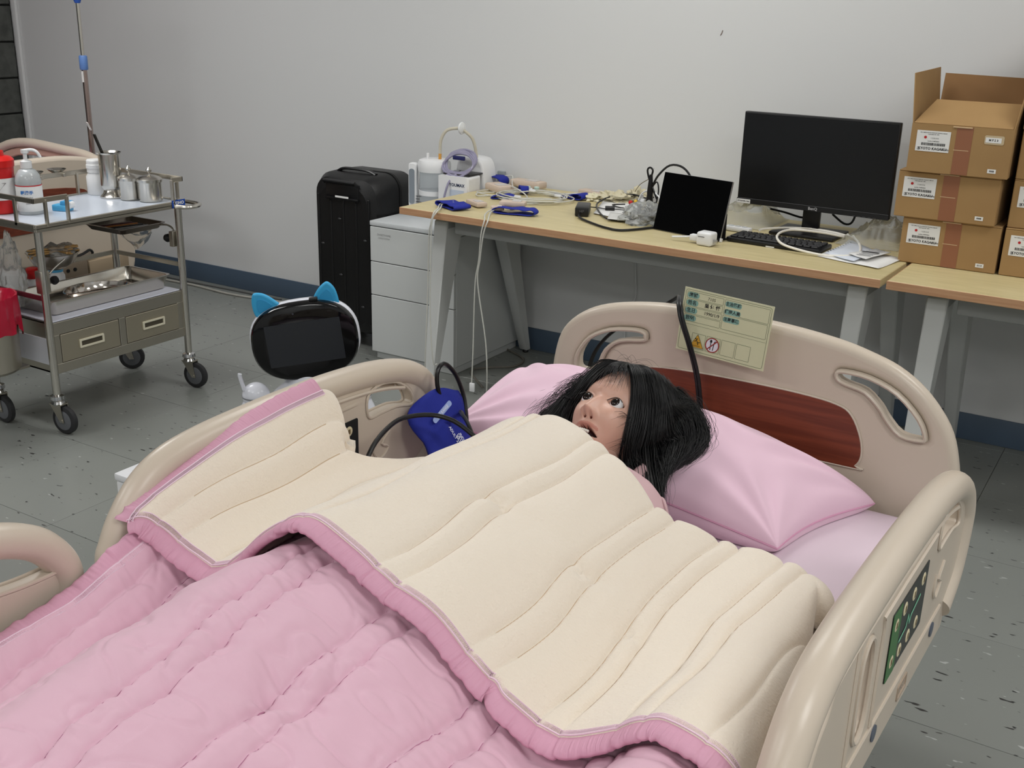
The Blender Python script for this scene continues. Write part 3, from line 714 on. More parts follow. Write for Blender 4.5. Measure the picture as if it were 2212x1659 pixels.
def carton(label, loc, rz, w=.292, d=.40, h=.1455, num='0008', lab=True, open_top=False, oval=None, cat='box'):
    t = thing('cardboard_box', label, cat, loc, rz)
    c = .003
    if not open_top:
        MB().b2((0, 0, 0), (w, d, h-.004), .0022, 1).build('carton', M_card, t)
        f1 = MB().b2((0, .0, h-.0038), (w, d/2-.0006, h-.0006), .001, 1).build('top_flap', M_card, t)
        MB().b2((0, d/2+.0006, h-.0038), (w, d, h), .001, 1).build('top_flap', M_card, t)
    else:
        m = MB(); m.b2((0, 0, 0), (w, d, c)); m.b2((0, 0, c), (w, c, h)); m.b2((0, d-c, c), (w, d, h)); m.b2((0, c, c), (c, d-c, h)); m.b2((w-c, c, c), (w, d-c, h))
        m.build('carton', M_card, t)
        # front flap leaning inward, side flap and rear flap standing
        def flap(P, nm='flap', mt=M_card):
            o = MB().add(P, [(0, 1, 2, 3)]).build(nm, mt, t, smooth=0)
            md = o.modifiers.new('s', 'SOLIDIFY'); md.thickness = .003; md.offset = 0
        flap([(0.004, .002, h), (w-.004, .002, h), (w-.004, .095, h+.066), (.045, .095, h+.066)], 'front_flap')
        flap([(.002, .0, h), (.002, d, h), (-.012, d-.01, h+.15), (-.016, .02, h+.145)], 'side_flap')
        flap([(.0, d, h), (w, d, h), (w, d+.03, h+.125), (.0, d+.03, h+.13)], 'rear_flap', M_cardshade)
        flap([(w-.002, .0, h), (w-.002, d, h), (w+.012, d-.02, h+.135), (w+.012, .02, h+.12)], 'side_flap')
    # tape band down the front and over the top
    MB().b2((w*.45, -.0006, .001), (w*.61, -.0001, h-.002)).build('tape', M_tape, t)
    if not open_top: MB().b2((w*.45, -.0003, h+.0001), (w*.61, d*.9, h+.0005)).build('tape', M_tape, t)
    MB().b2((w*.41, -.003, h-.006), (w*.60, -.0004, h-.002), .001, 1).build('tape_fold', mat('pale_tape', (196, 168, 132), .4), t)
    MB().b2((w*.44, -.0009, h*.5), (w*.59, -.0005, h*.5+.002)).build('tape_tear', mat('pale_tape', (196, 168, 132), .4), t)
    if lab:
        box_label(t, w, .018, h-.082, 0)
        q = MB().b2((w-.058, -.0008, .014), (w-.034, -.0002, .026)).build('number_label', M_label, t)
        m = MB(); m.add(*text(num, .007, bold=.0002), M=frame((w-.046, -.0011, .02), (1, 0, 0), (0, 0, 1))); m.build('lettering', M_ink, q, smooth=0)
    if oval:
        q = MB().prism(rrect(.055, .026, .005), .0005, M=frame((w-.052, -.0008, h-.034), (1, 0, 0), (0, 0, 1))).build('tape_patch', mat('cloudy_tape', (190, 172, 140), .3), t)
        q2 = MB().b2((w-.076, -.0015, h-.042), (w-.032, -.0011, h-.027)).build('name_label', M_label, t)
        m = MB(); m.add(*text(oval, .0085, bold=.0002), M=frame((w-.054, -.0018, h-.0345), (1, 0, 0), (0, 0, 1))); m.build('lettering', M_ink, q2, smooth=0)
    return t
BY_ = 3.60
carton('bottom labelled cardboard box of the left stack, on the desk', (-.755, BY_, .741), radians(-.5), num='0113')
carton('middle labelled cardboard box of the left stack', (-.785, BY_-.01, .8867), radians(-1), num='0008', w=.30)
carton('open-topped labelled cardboard box on top of the left stack', (-.762, BY_-.03, 1.0324), radians(1), num='0008', open_top=True, oval='M F 2 3', h=.145)
carton('bottom cardboard box of the right stack, cut by the frame', (-.452, BY_-.0, .741), 0, num='0007')
carton('second cardboard box up in the right stack, cut by the frame', (-.452, BY_+.01, .8867), 0, num='0006', w=.30)
carton('third cardboard box up in the right stack, cut by the frame', (-.452, BY_+.01, 1.0324), 0, num='0005')
carton('topmost open cardboard box of the right stack, cut by the frame', (-.455, BY_+.02, 1.1781), 0, num='0004', open_top=True)

# ------------------------------------------------------------------ floor cords, hanging cord
tag(MB().tube([(-5.2, 4.02, .006), (-4.79, 4.01, .006), (-4.48, 4.02, .006), (-4.2, 4.0, .006), (-3.95, 4.03, .006), (-3.6, 4.08, .006), (-3.4, 4.1, .006)], .006, n=8).build('cord', mat('grey_cord', (168, 166, 158), .6)), 'pale grey cord running along the floor by the left wall base', 'cord')
tag(MB().tube([(-5.2, 4.07, .005), (-4.7, 4.06, .005), (-4.3, 4.07, .005), (-3.9, 4.08, .005)], .004, n=8).build('cord', mat('dark_cord', (92, 92, 90), .6)), 'thin darker cord on the floor behind the pale grey cord', 'cord')
tag(MB().tube([(-1.925, 4.12, .70), (-1.922, 4.125, .489), (-1.909, 4.125, .34), (-1.925, 4.125, .29), (-1.949, 4.125, .2), (-1.948, 4.12, .129), (-1.95, 4.10, .01)], .0028, n=7).build('cord', M_white), 'thin white cord hanging down the wall under the desk', 'cord')
tag(MB().tube([(-2.50, 4.05, .005), (-2.36, 3.97, .005), (-2.34, 3.86, .005), (-2.42, 3.78, .005), (-2.46, 3.70, .005), (-2.36, 3.60, .005), (-2.30, 3.55, .005)], .0045, n=8).build('cord', mat('brown_grey_cord', (112, 108, 100), .6)), 'grey cord curving on the floor right of the drawer cabinet', 'cord')
t = thing('floor_tube', 'clear tube with white connector lying on the floor beyond the rail', 'tubing', (-2.55, 3.36, .004))
MB().tube([(-.02, 0, .004), (.06, -.03, .003), (.16, -.02, .003), (.22, .05, .003), (.20, .12, .003)], .003, n=7).build('tube', M_tube, t)
MB().box((-.035, .0, .006), (.035, .012, .010), .003).build('connector', M_white, t)
MB().box((-.04, .012, .008), (.012, .03, .008), .002).build('connector_arm', M_white, t)
# ------------------------------------------------------------------ treatment trolley
CX0, CX1, CY0, CY1 = -3.655, -3.27, 2.275, 2.885
def caster(parent, x, y, ang, r=.052, leg_z=.13):
    d = Vector((cos(ang), sin(ang), 0)); s = Vector((-d.y, d.x, 0)); ax = Vector((x, y, 0))+d*.026
    c = MB().lathe([(.012, .135), (.013, .145), (.024, .140), (.026, .128), (.020, .120), (.024, .112), (.02, .106), (.0, .104)], 18, (x, y, 0), caps=False).build('caster', M_chrome, parent)
    m = MB()
    for k in (-1, 1):
        o = Vector((x, y, 0))+s*k*.017
        P = [(-.022, .112), (.026, .112), (.03, .075), (.036, .045), (.018, .045)]
        m.prism([(a, b) for a, b in P], .0025, M=frame((o.x, o.y, 0), d, (0, 0, 1)))
    m.b2((-.024, -.018, .108), (.028, .018, .112), M=frame((x, y, 0), d, s)); m.build('fork', M_steel2, c)
    w = MB(); cz = r
    w.lathe([(r-.008, -.011), (r-.001, -.008), (r, 0), (r-.001, .008), (r-.008, .011)], 28, M=frame((ax.x, ax.y, cz), d, (0, 0, 1)), caps=True)
    w.build('tire', M_rubber, c)
    h = MB(); h.lathe([(.0, -.0135), (.030, -.0135), (.036, -.0115), (.036, .0115), (.030, .0135), (.0, .0135)], 24, M=frame((ax.x, ax.y, cz), d, (0, 0, 1)), caps=False)
    h.build('hub', M_greywheel, c)
    a = ax-s*.021; b = ax+s*.021
    MB().cyl((a.x, a.y, cz), (b.x, b.y, cz), .006, n=10).build('axle', M_steel, c)
    return c
t = thing('treatment_trolley', 'stainless steel treatment trolley with two drawers and rubber casters', 'trolley', (0, 0, 0))
for x in (CX0, CX1):
    for y in (CY0, CY1):
        MB().cyl((x, y, .135), (x, y, .742), .0135, n=18).build('leg', M_steel, t)
caster(t, CX1, CY0, radians(8)); caster(t, CX1, CY1, radians(12)); caster(t, CX0, CY1, radians(40)); caster(t, CX0, CY0, radians(200))
m = MB(); m.b2((CX0-.02, CY0-.02, .735), (CX1+.02, CY1+.02, .741), .002, 1)
m.b2((CX1+.012, CY0-.02, .726), (CX1+.02, CY1+.02, .752), .002, 1); m.b2((CX0-.02, CY0-.02, .726), (CX0-.012, CY1+.02, .752), .002, 1)
m.b2((CX0-.012, CY0-.02, .726), (CX1+.012, CY0-.012, .752), .002, 1); m.b2((CX0-.012, CY1+.012, .726), (CX1+.012, CY1+.02, .752), .002, 1)
m.build('top_shelf', M_steel2, t)
MB().b2((CX0-.008, CY0-.008, .7412), (CX1+.008, CY1+.008, .747), .002, 1).build('top_mat', mat('pale_blue_white_mat', (196, 204, 216), .22), t)
zr = .832
m = MB(); x0, x1, y0, y1 = CX0-.016, CX1+.016, CY0-.016, CY1+.016
def bar(m, a, b, w=.006, h=.018):
    a = Vector(a); b = Vector(b); d = (b-a); L = d.length
    m.box((L/2, 0, 0), (L+w, w, h), .0015, 1, M=frame(a, d, (-d.y, d.x, 0)))
bar(m, (x1, y0, zr), (x0, y0, zr)); bar(m, (x0, y0, zr), (x0, y1, zr)); bar(m, (x0, y1, zr), (x1, y1, zr)); bar(m, (x1, y0, zr), (x1, y0+.13, zr)); bar(m, (x1, y1, zr), (x1, y1-.05, zr))
m.build('guard_rail', M_steel2, t)
for (x, y) in ((x1, y0+.045), (x1, y0+.13), (x1-.10, y0), (x0+.05, y0), (x0, y0+.15), (x0, y1-.15), (x0+.06, y1), (x1-.03, y1), (x1, y1-.05)):
    MB().b2((x-.007, y-.004, .74), (x+.007, y+.004, zr), .001, 1).build('rail_post', M_steel2, t)
MB().tube([(CX1-.10, CY1+.012, .733), (CX1-.10, CY1+.06, .733), (CX1-.03, CY1+.075, .733), (CX1+.055, CY1+.06, .733), (CX1+.07, CY1+.0, .733), (CX1+.03, CY1-.03, .733), (CX1+.01, CY1-.03, .733)], .008, n=10).build('push_handle', M_steel, t)
q = MB().b2((CX1+.021, CY1-.045, .728), (CX1+.0225, CY1+.018, .757)).build('maker_sticker', mat('blue_sticker', (20, 70, 160), .4), t)
m = MB(); m.add(*text('YOHO', .017, bold=.0007), M=frame((CX1+.0230, CY1-.014, .745), (0, 1, 0), (0, 0, 1))); m.build('lettering', M_paper, q, smooth=0)
# lower box with drawers
zb0, zb1 = .215, .40
m = MB(); m.b2((CX0, CY0+.01, zb0), (CX1-.002, CY1-.01, zb0+.006)); m.b2((CX0, CY0+.01, zb1-.006), (CX1-.002, CY1-.01, zb1), .001, 1)
m.b2((CX1-.008, CY0+.01, zb1-.045), (CX1, CY1-.01, zb1), .001, 1); m.b2((CX1-.008, CY0+.01, zb0), (CX1, CY1-.01, zb0+.035), .001, 1)
for y_ in (CY0+.01, (CY0+CY1)/2-.012, CY1-.04): m.b2((CX1-.008, y_, zb0+.035), (CX1, y_+.028, zb1-.045), .001, 1)
m.b2((CX0, CY0+.01, zb0), (CX1-.01, CY0+.014, zb1)); m.b2((CX0, CY1-.014, zb0), (CX1-.01, CY1-.01, zb1)); m.b2((CX0, CY0+.01, zb0), (CX0+.004, CY1-.01, zb1))
m.build('drawer_housing', M_steel2, t)
for y_ in (CY0+.04, (CY0+CY1)/2+.018):
    ye = y_+.25
    d = MB().b2((CX1-.3, y_, zb0+.037), (CX1+.001, ye, zb1-.047), .0015, 1).build('drawer', mat('worn_drawer_steel', (176, 168, 150), .4, .8, bump=(40, .06)), t)
    yc = (y_+ye)/2
    m = MB(); m.prism(rrect(.105, .032, .003), .006, M=frame((CX1+.0035, yc, zb0+.088), (0, 1, 0), (0, 0, 1)), holes=[rrect(.09, .018, .002)], bevel=.001)
    h = m.build('handle', mat('cream_handle', (214, 208, 186), .4), d)
    MB().b2((CX1+.0012, yc-.045, zb0+.079), (CX1+.0016, yc+.045, zb0+.097)).build('handle_pocket', mat('dark_pocket', (92, 86, 74), .5, .6), h)
MB().b2((CX0-.004, CY0+.0, zb1), (CX0+.004, CY1, zb1+.012), .001, 1).build('shelf_lip', M_steel2, t)
m = MB(); bar(m, (CX0, CY1, .50), (CX1, CY1, .50)); bar(m, (CX0, CY0, .50), (CX0, CY1, .50)); m.build('lower_guard_rail', M_steel2, t)
m = MB(); bar(m, (CX0, CY0, .49), (CX1, CY0, .49)); m.build('lower_guard_rail', mat('maroon_rail', (96, 28, 40), .4), t, label='maroon left lower guard rail')
MB().b2((CX0+.01, CY0+.016, zb1), (CX1-.004, CY1-.018, zb1+.006), .002, 1).build('shelf_mat', mat('pale_lilac_mat', (204, 206, 218), .5), t)
MB().b2((CX0+.03, CY0+.006, zb0+.03), (CX1-.03, CY0+.0098, zb1-.06)).build('white_panel', mat('white_side_panel', (206, 208, 216), .5), t)

# things on the trolley
zt = .7475
def lathe_thing(name, label, cat, loc, parts, group=None):
    t = thing(name, label, cat, loc, 0, group)
    for nm, prof, mt in parts: MB().lathe(prof, 28, caps=True).build(nm, mt, t)
    return t
t = thing('sanitizer_bottle', 'clear pump bottle of hand sanitizer on the trolley corner, white pump', 'bottle', (-3.47, 2.40, zt))
MB().lathe([(.0, 0), (.040, .0), (.043, .006), (.043, .115), (.040, .135), (.028, .152), (.016, .158), (.016, .162)], 28, caps=False).build('bottle', mat('translucent_bottle', (205, 210, 212), .12, trans=.35), t)
MB().lathe([(.0435, .012), (.0438, .013), (.0438, .098), (.0435, .099)], 28, caps=False).build('label', M_paper, t)
MB().lathe([(.0442, .099), (.0442, .103)], 28, caps=False).build('red_line', mat('red_line', (196, 60, 66), .5), t)
MB().lathe([(.019, .158), (.019, .182), (.011, .186), (.007, .19), (.007, .208), (.013, .21), (.013, .222), (.0, .224)], 20, caps=False).build('pump_collar', M_white, t)
MB().tube([(-.005, 0, .218), (.02, .012, .222), (.036, .022, .215), (.045, .028, .196)], .0055, n=8).build('spout', M_white, t)
m = MB(); F_ = frame((.0315, -.0315, .07), (1, 1, 0), (0, 0, 1))
m.add(*text('乾洗手', .014, bold=.0005), M=F_ @ T(0, .008, 0.0005)); m.build('lettering', mat('blue_print', (40, 110, 180), .6), t, smooth=0)
m = MB(); m.add(*text('75% Alcohol', .007), M=F_ @ T(0, -.008, 0.0005)); m.add(*text('500ml', .006), M=F_ @ T(0, -.03, 0.0005)); m.build('lettering', M_ink, t, smooth=0)
m = MB(); m.add(*text('乙類成藥', .010, bold=.0003), M=F_ @ T(0, -.02, 0.0005)); m.build('lettering', mat('red_print2', (200, 70, 70), .6), t, smooth=0)
t = thing('sharps_container', 'red sharps container with white label at the left end of trolley', 'container', (-3.56, 2.345, zt))
MB().lathe([(0, 0), (.046, 0), (.050, .004), (.056, .16), (.056, .165)], 28, caps=False).build('bin', M_red, t)
MB().lathe([(.0545, .05), (.0568, .125)], 28, caps=False).build('label', M_paper, t)
MB().lathe([(.059, .162), (.06, .185), (.05, .195), (.03, .2), (.028, .215), (0, .215)], 28, caps=False).build('lid', mat('bright_red_lid', (206, 28, 26), .3), t)
m = MB(); m.tube([(.045, -.045, .07), (.058, -.01, .11), (.03, -.055, .11)], .0014, n=5, smooth=0, closed=True); m.build('hazard_mark', M_ink, t)
t = thing('tape_dispenser', 'small light blue plastic dispenser on the white trolley top', 'dispenser', (-3.43, 2.50, zt), .35)
MB().b2((-.032, -.02, 0), (.03, .02, .022), .003).build('base', M_lightblue, t)
MB().b2((.0, -.018, .02), (.034, .018, .036), .003).build('cap', mat('blue_cap', (60, 150, 205), .35), t)
MB().lathe([(.014, -.012), (.014, .012)], 16, M=T(.028, 0, .022, rx=pi/2)).build('white_roll', M_white, t)
lathe_thing('medicine_bottle', 'white round plastic bottle with ribbed lid at the far trolley corner', 'bottle', (-3.62, 2.80, zt),
    [('bottle', [(0, 0), (.034, 0), (.036, .004), (.036, .07), (.026, .086), (.026, .09)], M_white), ('lid', [(.031, .086), (.031, .10), (.033, .102), (.033, .115), (.031, .117), (.031, .130), (.028, .134), (0, .134)], mat('white_lid', (232, 232, 232), .4))])
t = lathe_thing('forceps_jar', 'tall polished steel forceps jar with flared foot on the trolley', 'jar', (-3.52, 2.79, zt),
    [('jar', [(0, 0), (.044, 0), (.046, .006), (.034, .018), (.030, .03), (.038, .04), (.040, .05), (.040, .165), (.047, .172), (.044, .172), (.037, .165), (.037, .05), (0, .045)], M_steel)])
t = thing('forceps', 'dark steel forceps leaning out of the tall steel jar', 'forceps', (-3.52, 2.79, zt))
MB().tube([(.005, .01, .055), (-.02, -.045, .24)], .0035, n=8, smooth=0).build('arm', mat('dark_steel', (70, 68, 64), .3, 1), t)
MB().tube([(.012, .012, .055), (-.012, -.045, .24)], .0035, n=8, smooth=0).build('arm', mat('dark_steel', (70, 68, 64), .3, 1), t)
MB().prism(rrect(.014, .034, .005), .003, M=frame((-.024, -.058, .27), (.9, -.2, 0), (-.3, -.4, 1)), holes=[rrect(.007, .022, .003)], bevel=.0008).build('finger_loop', mat('pale_label_metal', (206, 200, 198), .4), t)
for k, (x, y, r, lab) in enumerate(((-3.43, 2.80, .038, 'lidded steel dressing jar just right of the tall forceps jar'), (-3.345, 2.825, .043, 'lidded steel dressing jar at the right front corner of trolley'))):
    t = thing('dressing_jar', lab, 'jar', (x, y, zt))
    MB().lathe([(0, 0), (r-.004, 0), (r, .005), (r, .075), (r+.002, .078)], 28, caps=False).build('jar', M_steel, t)
    q = MB().lathe([(r+.004, .074), (r+.005, .084), (r-.006, .092), (r*.4, .098), (.006, .1), (0, .1)], 28, caps=False).build('lid', M_steel, t)
    MB().lathe([(.004, .099), (.004, .107), (.010, .112), (.0105, .118), (.004, .125), (.0, .130)], 16, caps=False).build('knob', M_steel, q)
for k, (y, lab) in enumerate(((2.59, 'shallow polished steel dish on the rear trolley rail, left one'), (2.69, 'shallow polished steel dish on the rear trolley rail, right one'))):
    t = thing('steel_dish', lab, 'dish', (-3.705, y, .835))
    MB().lathe([(0, 0), (.018, 0), (.034, .012), (.035, .014), (.030, .012), (.015, .004), (0, .004)], 24, caps=False).build('dish', M_steel, t)
    MB().b2((.008, -.006, -.012), (.05, .006, .002), .002, 1).build('clip', M_steel2, t)
def tray(nm, label, x0, x1, y0, y1, z0, z1, mt, lip=.008, cat='tray'):
    w, d = x1-x0, y1-y0; cx_, cy_ = (x0+x1)/2, (y0+y1)/2; rows = []
    for (e, z) in ((lip, z1-z0-.002), (lip, z1-z0), (0, z1-z0), (-.003, z1-z0-.004), (-.012, .006), (-.02, .003), (-.06, .003)):
        rows.append([(x, y, z) for x, y in rrect(w+2*e, d+2*e, .02, 5)])
    m = MB(); m.grid(rows, True); m.add(rows[-1], [tuple(range(len(rows[-1])))])
    rows = []
    for (e, z) in ((lip, z1-z0-.002), (.002, z1-z0-.004), (-.010, .002), (-.02, 0)): rows.append([(x, y, z) for x, y in rrect(w+2*e, d+2*e, .02, 5)])
    m.grid(rows, True); m.add(rows[-1], [tuple(range(len(rows[-1])))[::-1]])
    o = m.build(nm, mt); o.location = (cx_, cy_, z0); tag(o, label, cat); return o
tray('steel_tray', 'deep rectangular steel tray on the lower trolley shelf', -3.55, -3.315, 2.33, 2.855, .4075, .462, M_steel)
def kidney(label, loc, rz, L=.11):
    rows = []
    def prof(s):
        out = []
        for i in range(32):
            a = 2*pi*i/32; x = cos(a)*L*s; y = sin(a)*L*.48*s
            y += -.35*L*(x/L)**2+.12*L
            out.append((x, y))
        return out
    m = MB()
    for s, z in ((1.06, .034), (1.0, .034), (.93, .012), (.84, .003), (.4, .002), (.01, .002)): rows.append([(x, y, z) for x, y in prof(s)])
    m.grid(rows, True)
    rows = [[(x, y, z) for x, y in prof(s)] for s, z in ((1.06, .034), (1.06, .032), (.96, .012), (.85, .0), (.01, .0))]
    m.grid(rows, True)
    o = m.build('kidney_dish', mat('mirror_steel', (196, 190, 184), .12, 1)); o.location = loc; o.rotation_euler.z = rz
    return tag(o, label, 'dish')
kidney('mirror-polished kidney dish lying inside the deep steel tray', (-3.435, 2.60, .412), radians(78), .125)
o = tray('instrument_tray', 'small dark steel instrument tray clamped under the trolley top', -3.585, -3.375, 2.70, 2.905, .628, .652, mat('dark_tray_steel', (120, 112, 104), .3, 1))
for k in range(4):
    MB().tube([(-.06+k*.03, -.07, .012), (-.03+k*.03, .06, .012)], .004, n=6, smooth=0).build('instrument', mat(('maroon_handle', 'orange_handle', 'dark_handle', 'steel_handle')[k], ((80, 30, 34), (196, 120, 50), (40, 36, 36), (150, 150, 150))[k], .4), o)
t = thing('tray_clamp', 'bent steel rod with black knob holding the small instrument tray', 'clamp', (0, 0, 0))
MB().tube([(-3.375, 2.88, .645), (-3.34, 2.885, .648), (-3.31, 2.885, .64), (-3.30, 2.885, .62)], .004, n=8).build('rod', M_steel, t)
MB().b2((-3.31, 2.865, .57), (-3.2885, 2.905, .63), .003).build('bracket', M_steel2, t)
MB().lathe([(.0, -.014), (.014, -.012), (.017, 0), (.012, .010), (.005, .022)], 14, M=frame((-3.325, 2.875, .60), (0, 1, 0), (0, 0, 1))).build('knob', M_black, t)
rows = []
for j in range(9):
    r = []
    for i in range(15):
        u, v = i/14, j/8
        r.append((-3.54+.15*u, 2.80+.13*u*.4+.02*noise.noise(Vector((u*4, v*4, 1))), .628-v*.085*(1-abs(2*u-1.1)**1.5)+.004*noise.noise(Vector((u*9, v*9, 3)))))
    rows.append(r)
tag(MB().grid(rows).build('clear_bag', M_film), 'clear plastic bag drooping beneath the small instrument tray', 'bag')
t = thing('steel_bowl', 'steel bowl of wooden sticks clamped to the trolley leg', 'bowl', (-3.40, 2.415, .555))
MB().lathe([(0, 0), (.035, 0), (.07, .022), (.088, .058), (.092, .062), (.086, .058), (.066, .024), (.03, .004), (0, .003)], 32, caps=False).build('bowl', M_steel, t)
MB().tube([(.09, -.02, .05), (.115, -.08, .035), (.128, -.115, .02)], .004, n=8).build('arm', M_steel, t)
MB().b2((.105, -.155, -.045), (.14, -.12, .035), .004).build('bracket', M_steel2, t)
MB().lathe([(0, -.012), (.014, -.01), (.016, 0), (.01, .01), (0, .012)], 12, M=frame((.115, -.085, -.01), (0, 1, 0), (0, 0, 1))).build('knob', M_black, t)
rnd = random.Random(4)
for k in range(12):
    a = rnd.uniform(0, pi); x, y = rnd.uniform(-.02, .02), rnd.uniform(-.02, .02); L = .075
    o = MB().tube([(x-cos(a)*L, y-sin(a)*L, .048+rnd.uniform(0, .025)), (x+cos(a)*L, y+sin(a)*L, .052+rnd.uniform(0, .03))], .0032, n=6, smooth=0).build('wooden_stick', mat('tan_wood_stick', (176, 138, 84), .7))
    o.location = t.location; tag(o, 'tan wooden stick in the clamped steel bowl', 'stick', 'wooden sticks in the bowl')
crumple('cellophane', (-3.39, 2.44, .60), (.05, .045, .03), 31, M_film, 'crumpled cellophane wrap on top of the steel bowl', 'wrapper', amp=.6)
for (x, y, capm, lab, hh, rr) in ((-3.60, 2.56, M_lightblue, 'white bottle with light blue cap on the lower trolley shelf', .085, .032), (-3.61, 2.47, M_red, 'white bottle with red cap on the lower trolley shelf', .075, .026), (-3.60, 2.40, M_white, 'white bottle with red base label on the lower trolley shelf', .075, .034)):
    lathe_thing('medicine_bottle', lab, 'bottle', (x, y, .4065), [('bottle', [(0, 0), (rr, 0), (rr+.001, .004), (rr+.001, hh-.02), (rr-.005, hh-.008), (rr-.008, hh)], M_white),
        ('band', [(rr+.0015, .008), (rr+.0015, .02)], M_red if capm is not M_lightblue else M_lightblue), ('cap', [(rr-.004, hh-.004), (rr-.003, hh+.03), (rr-.006, hh+.034), (0, hh+.034)], capm)])
crumple('plastic_bag', (-3.50, 2.315, .42), (.05, .028, .13), 41, M_film, 'tall clear plastic bag standing at the lower left trolley corner', amp=.4, flat=.9)
# waste bucket on the end
t = thing('waste_bucket', 'steel bucket lined with red bag on the trolley end, cut by frame', 'bucket', (-3.42, 2.125, .245))
MB().lathe([(0, 0), (.10, 0), (.108, .01), (.115, .25), (.118, .255), (.113, .25), (.104, .01), (0, .008)], 36, caps=False).build('bucket', M_steel2, t)
rows = []
for j in range(14):
    v = j/13; r = []
    for i in range(64):
        a = 2*pi*i/64; w_ = noise.noise(Vector((cos(a)*3, sin(a)*3, v*2+9))); w2 = noise.noise(Vector((cos(a)*9, sin(a)*9, v)))
        if v < .35: rr = .085+v/.35*.034; z = .20+v/.35*.075
        else: rr = .120+.006*w_+.004*w2; z = .275-(v-.35)/.65*(.13+.05*w_)
        rr += .006*w2*v; r.append((rr*cos(a), rr*sin(a), z+.012*w_))
    rows.append(r)
MB().grid(rows, True).build('bag_liner', mat('red_biohazard_bag', (170, 26, 52), .25, bump=(30, .6)), t)
MB().tube([(0, .112, .235), (0, .14, .24)], .006, n=8, smooth=0).build('hook', M_steel, t)
cst = caster(t, 0, 0, 0)   # swivel wheel of the bucket carrier
for o in [cst]+list(cst.children):
    if o is cst: o.location = (-.12, .10, -.245)
MB().cyl((-.12, .10, -.115), (-.12, .10, .02), .012, n=12).build('post', M_steel, t)
MB().b2((-.14, -.02, -.01), (.06, .12, -.001), .002).build('carrier_plate', M_steel2, t)

# ------------------------------------------------------------------ bed in the back left
t = thing('hospital_bed', 'second beige hospital bed beyond the trolley at far left', 'bed', (-4.06, 2.85, 0))
H_ = [(-.50, .26), (-.55, .40), (-.55, .60), (-.50, .74), (-.38, .81), (-.2, .835), (0, .84), (.2, .835), (.35, .80), (.45, .70), (.50, .55), (.50, .36), (.47, .28), (.42, .27), (.36, .30), (.32, .37), (.20, .385), (-.3, .385), (-.38, .27)]
MB().prism(sp2(H_, 4), .05, M=frame((0, -.05, 0), (0, 1, 0), (0, 0, 1)), bevel=.016).build('end_board', M_bed, t)
MB().prism(sp2([(-.36, .56), (-.36, .66), (-.3, .70), (0, .715), (.22, .70), (.28, .66), (.28, .56), (.2, .545), (-.3, .545)], 3), .006, M=frame((.026, -.05, 0), (0, 1, 0), (0, 0, 1)), bevel=.001).build('wood_panel', M_cherry, t)
MB().b2((-1.95, -.50, .30), (-.05, .36, .40), .01).build('frame', mat('grey_bed_frame', (132, 128, 122), .5), t)
MB().b2((-1.95, -.50, .40), (-.06, .36, .52), .04, 3).build('mattress', mat('pink_sheet_far', (224, 178, 198), .85), t)
q = MB().b2((-.03, -.02, .33), (.06, .16, .40), .008).build('control_box', mat('dark_tan_plastic', (120, 106, 90), .5), t)
for k in range(3): MB().lathe([(.008, 0), (.008, .004)], 12, M=frame((.06, .02+k*.035, .365), (0, 1, 0), (0, 0, 1))).build('socket', M_black, q)
MB().b2((.0, .17, .31), (.055, .38, .385), .004).build('junction_box', mat('tan_box', (158, 140, 116), .5), t)
MB().tube([(.03, -.28, .44), (.04, -.1, .40), (.045, .12, .415), (.04, .19, .43), (.04, .19, .40), (.04, .05, .385)], .006, n=8).build('power_cable', M_black, t)
R_ = [(-.95, .58), (-.93, .70), (-.84, .775), (-.66, .81), (-.4, .80), (-.22, .785), (-.12, .74), (-.1, .62)]
MB().tube([(x, .43, z) for x, z in R_], .022, n=12).build('side_rail', M_bed, t)
MB().prism(sp2([(x*.98, z-.02) for x, z in R_], 3), .018, M=frame((0, .43, 0), (1, 0, 0), (0, 0, 1)), holes=[sp2([(-.82, .66), (-.78, .73), (-.6, .755), (-.35, .745), (-.25, .70), (-.4, .66)], 3)], bevel=.006).build('side_rail_panel', mat('pinkish_beige_plastic', (190, 156, 140), .4), t)
for x in (-1.8, -.15):
    for y in (-.40, .30):
        MB().b2((x-.02, y-.02, .08), (x+.02, y+.02, .31), .004).build('leg', mat('grey_bed_frame', (132, 128, 122), .5), t)
        MB().tube([(x-.015, y, .045), (x+.015, y, .045)], .045, n=18, smooth=0).build('caster', M_rubber, t)
q = thing('pillow', 'pink pillow on the far left bed, barely showing', 'pillow', (-4.75, 2.86, .52))
MB().sphere((0, 0, .10), 1, 24, 14, sc=(.32, .24, .11)).build('case', mat('pink_pillowcase', (226, 176, 200), .85), q)
# far bed's near rail corner peeping at the frame's left edge
# ------------------------------------------------------------------ IV pole
t = thing('iv_pole', 'tall steel drip stand with blue clamp rings beyond the trolley', 'drip stand', (-4.50, 3.475, 0))
MB().cyl((0, 0, .30), (0, 0, 1.20), .0125, n=16).build('lower_pole', mat('rose_steel', (176, 158, 152), .25, 1), t)
MB().cyl((0, 0, 1.17), (0, 0, 1.75), .0085, n=16).build('upper_pole', M_steel, t)
m = MB(); m.lathe([(.016, 1.145), (.019, 1.15), (.019, 1.205), (.016, 1.21)], 20, caps=True); m.build('clamp_ring', mat('cornflower_blue_plastic', (96, 134, 196), .4), t)
m = MB(); m.lathe([(.012, 1.44), (.017, 1.452), (.019, 1.53), (.012, 1.535)], 20); m.build('clamp_ring', mat('strong_blue_plastic', (46, 86, 170), .4), t)
MB().b2((-.004, -.0145, 1.09), (.008, -.012, 1.14)).build('paper_tag', M_paper, t)
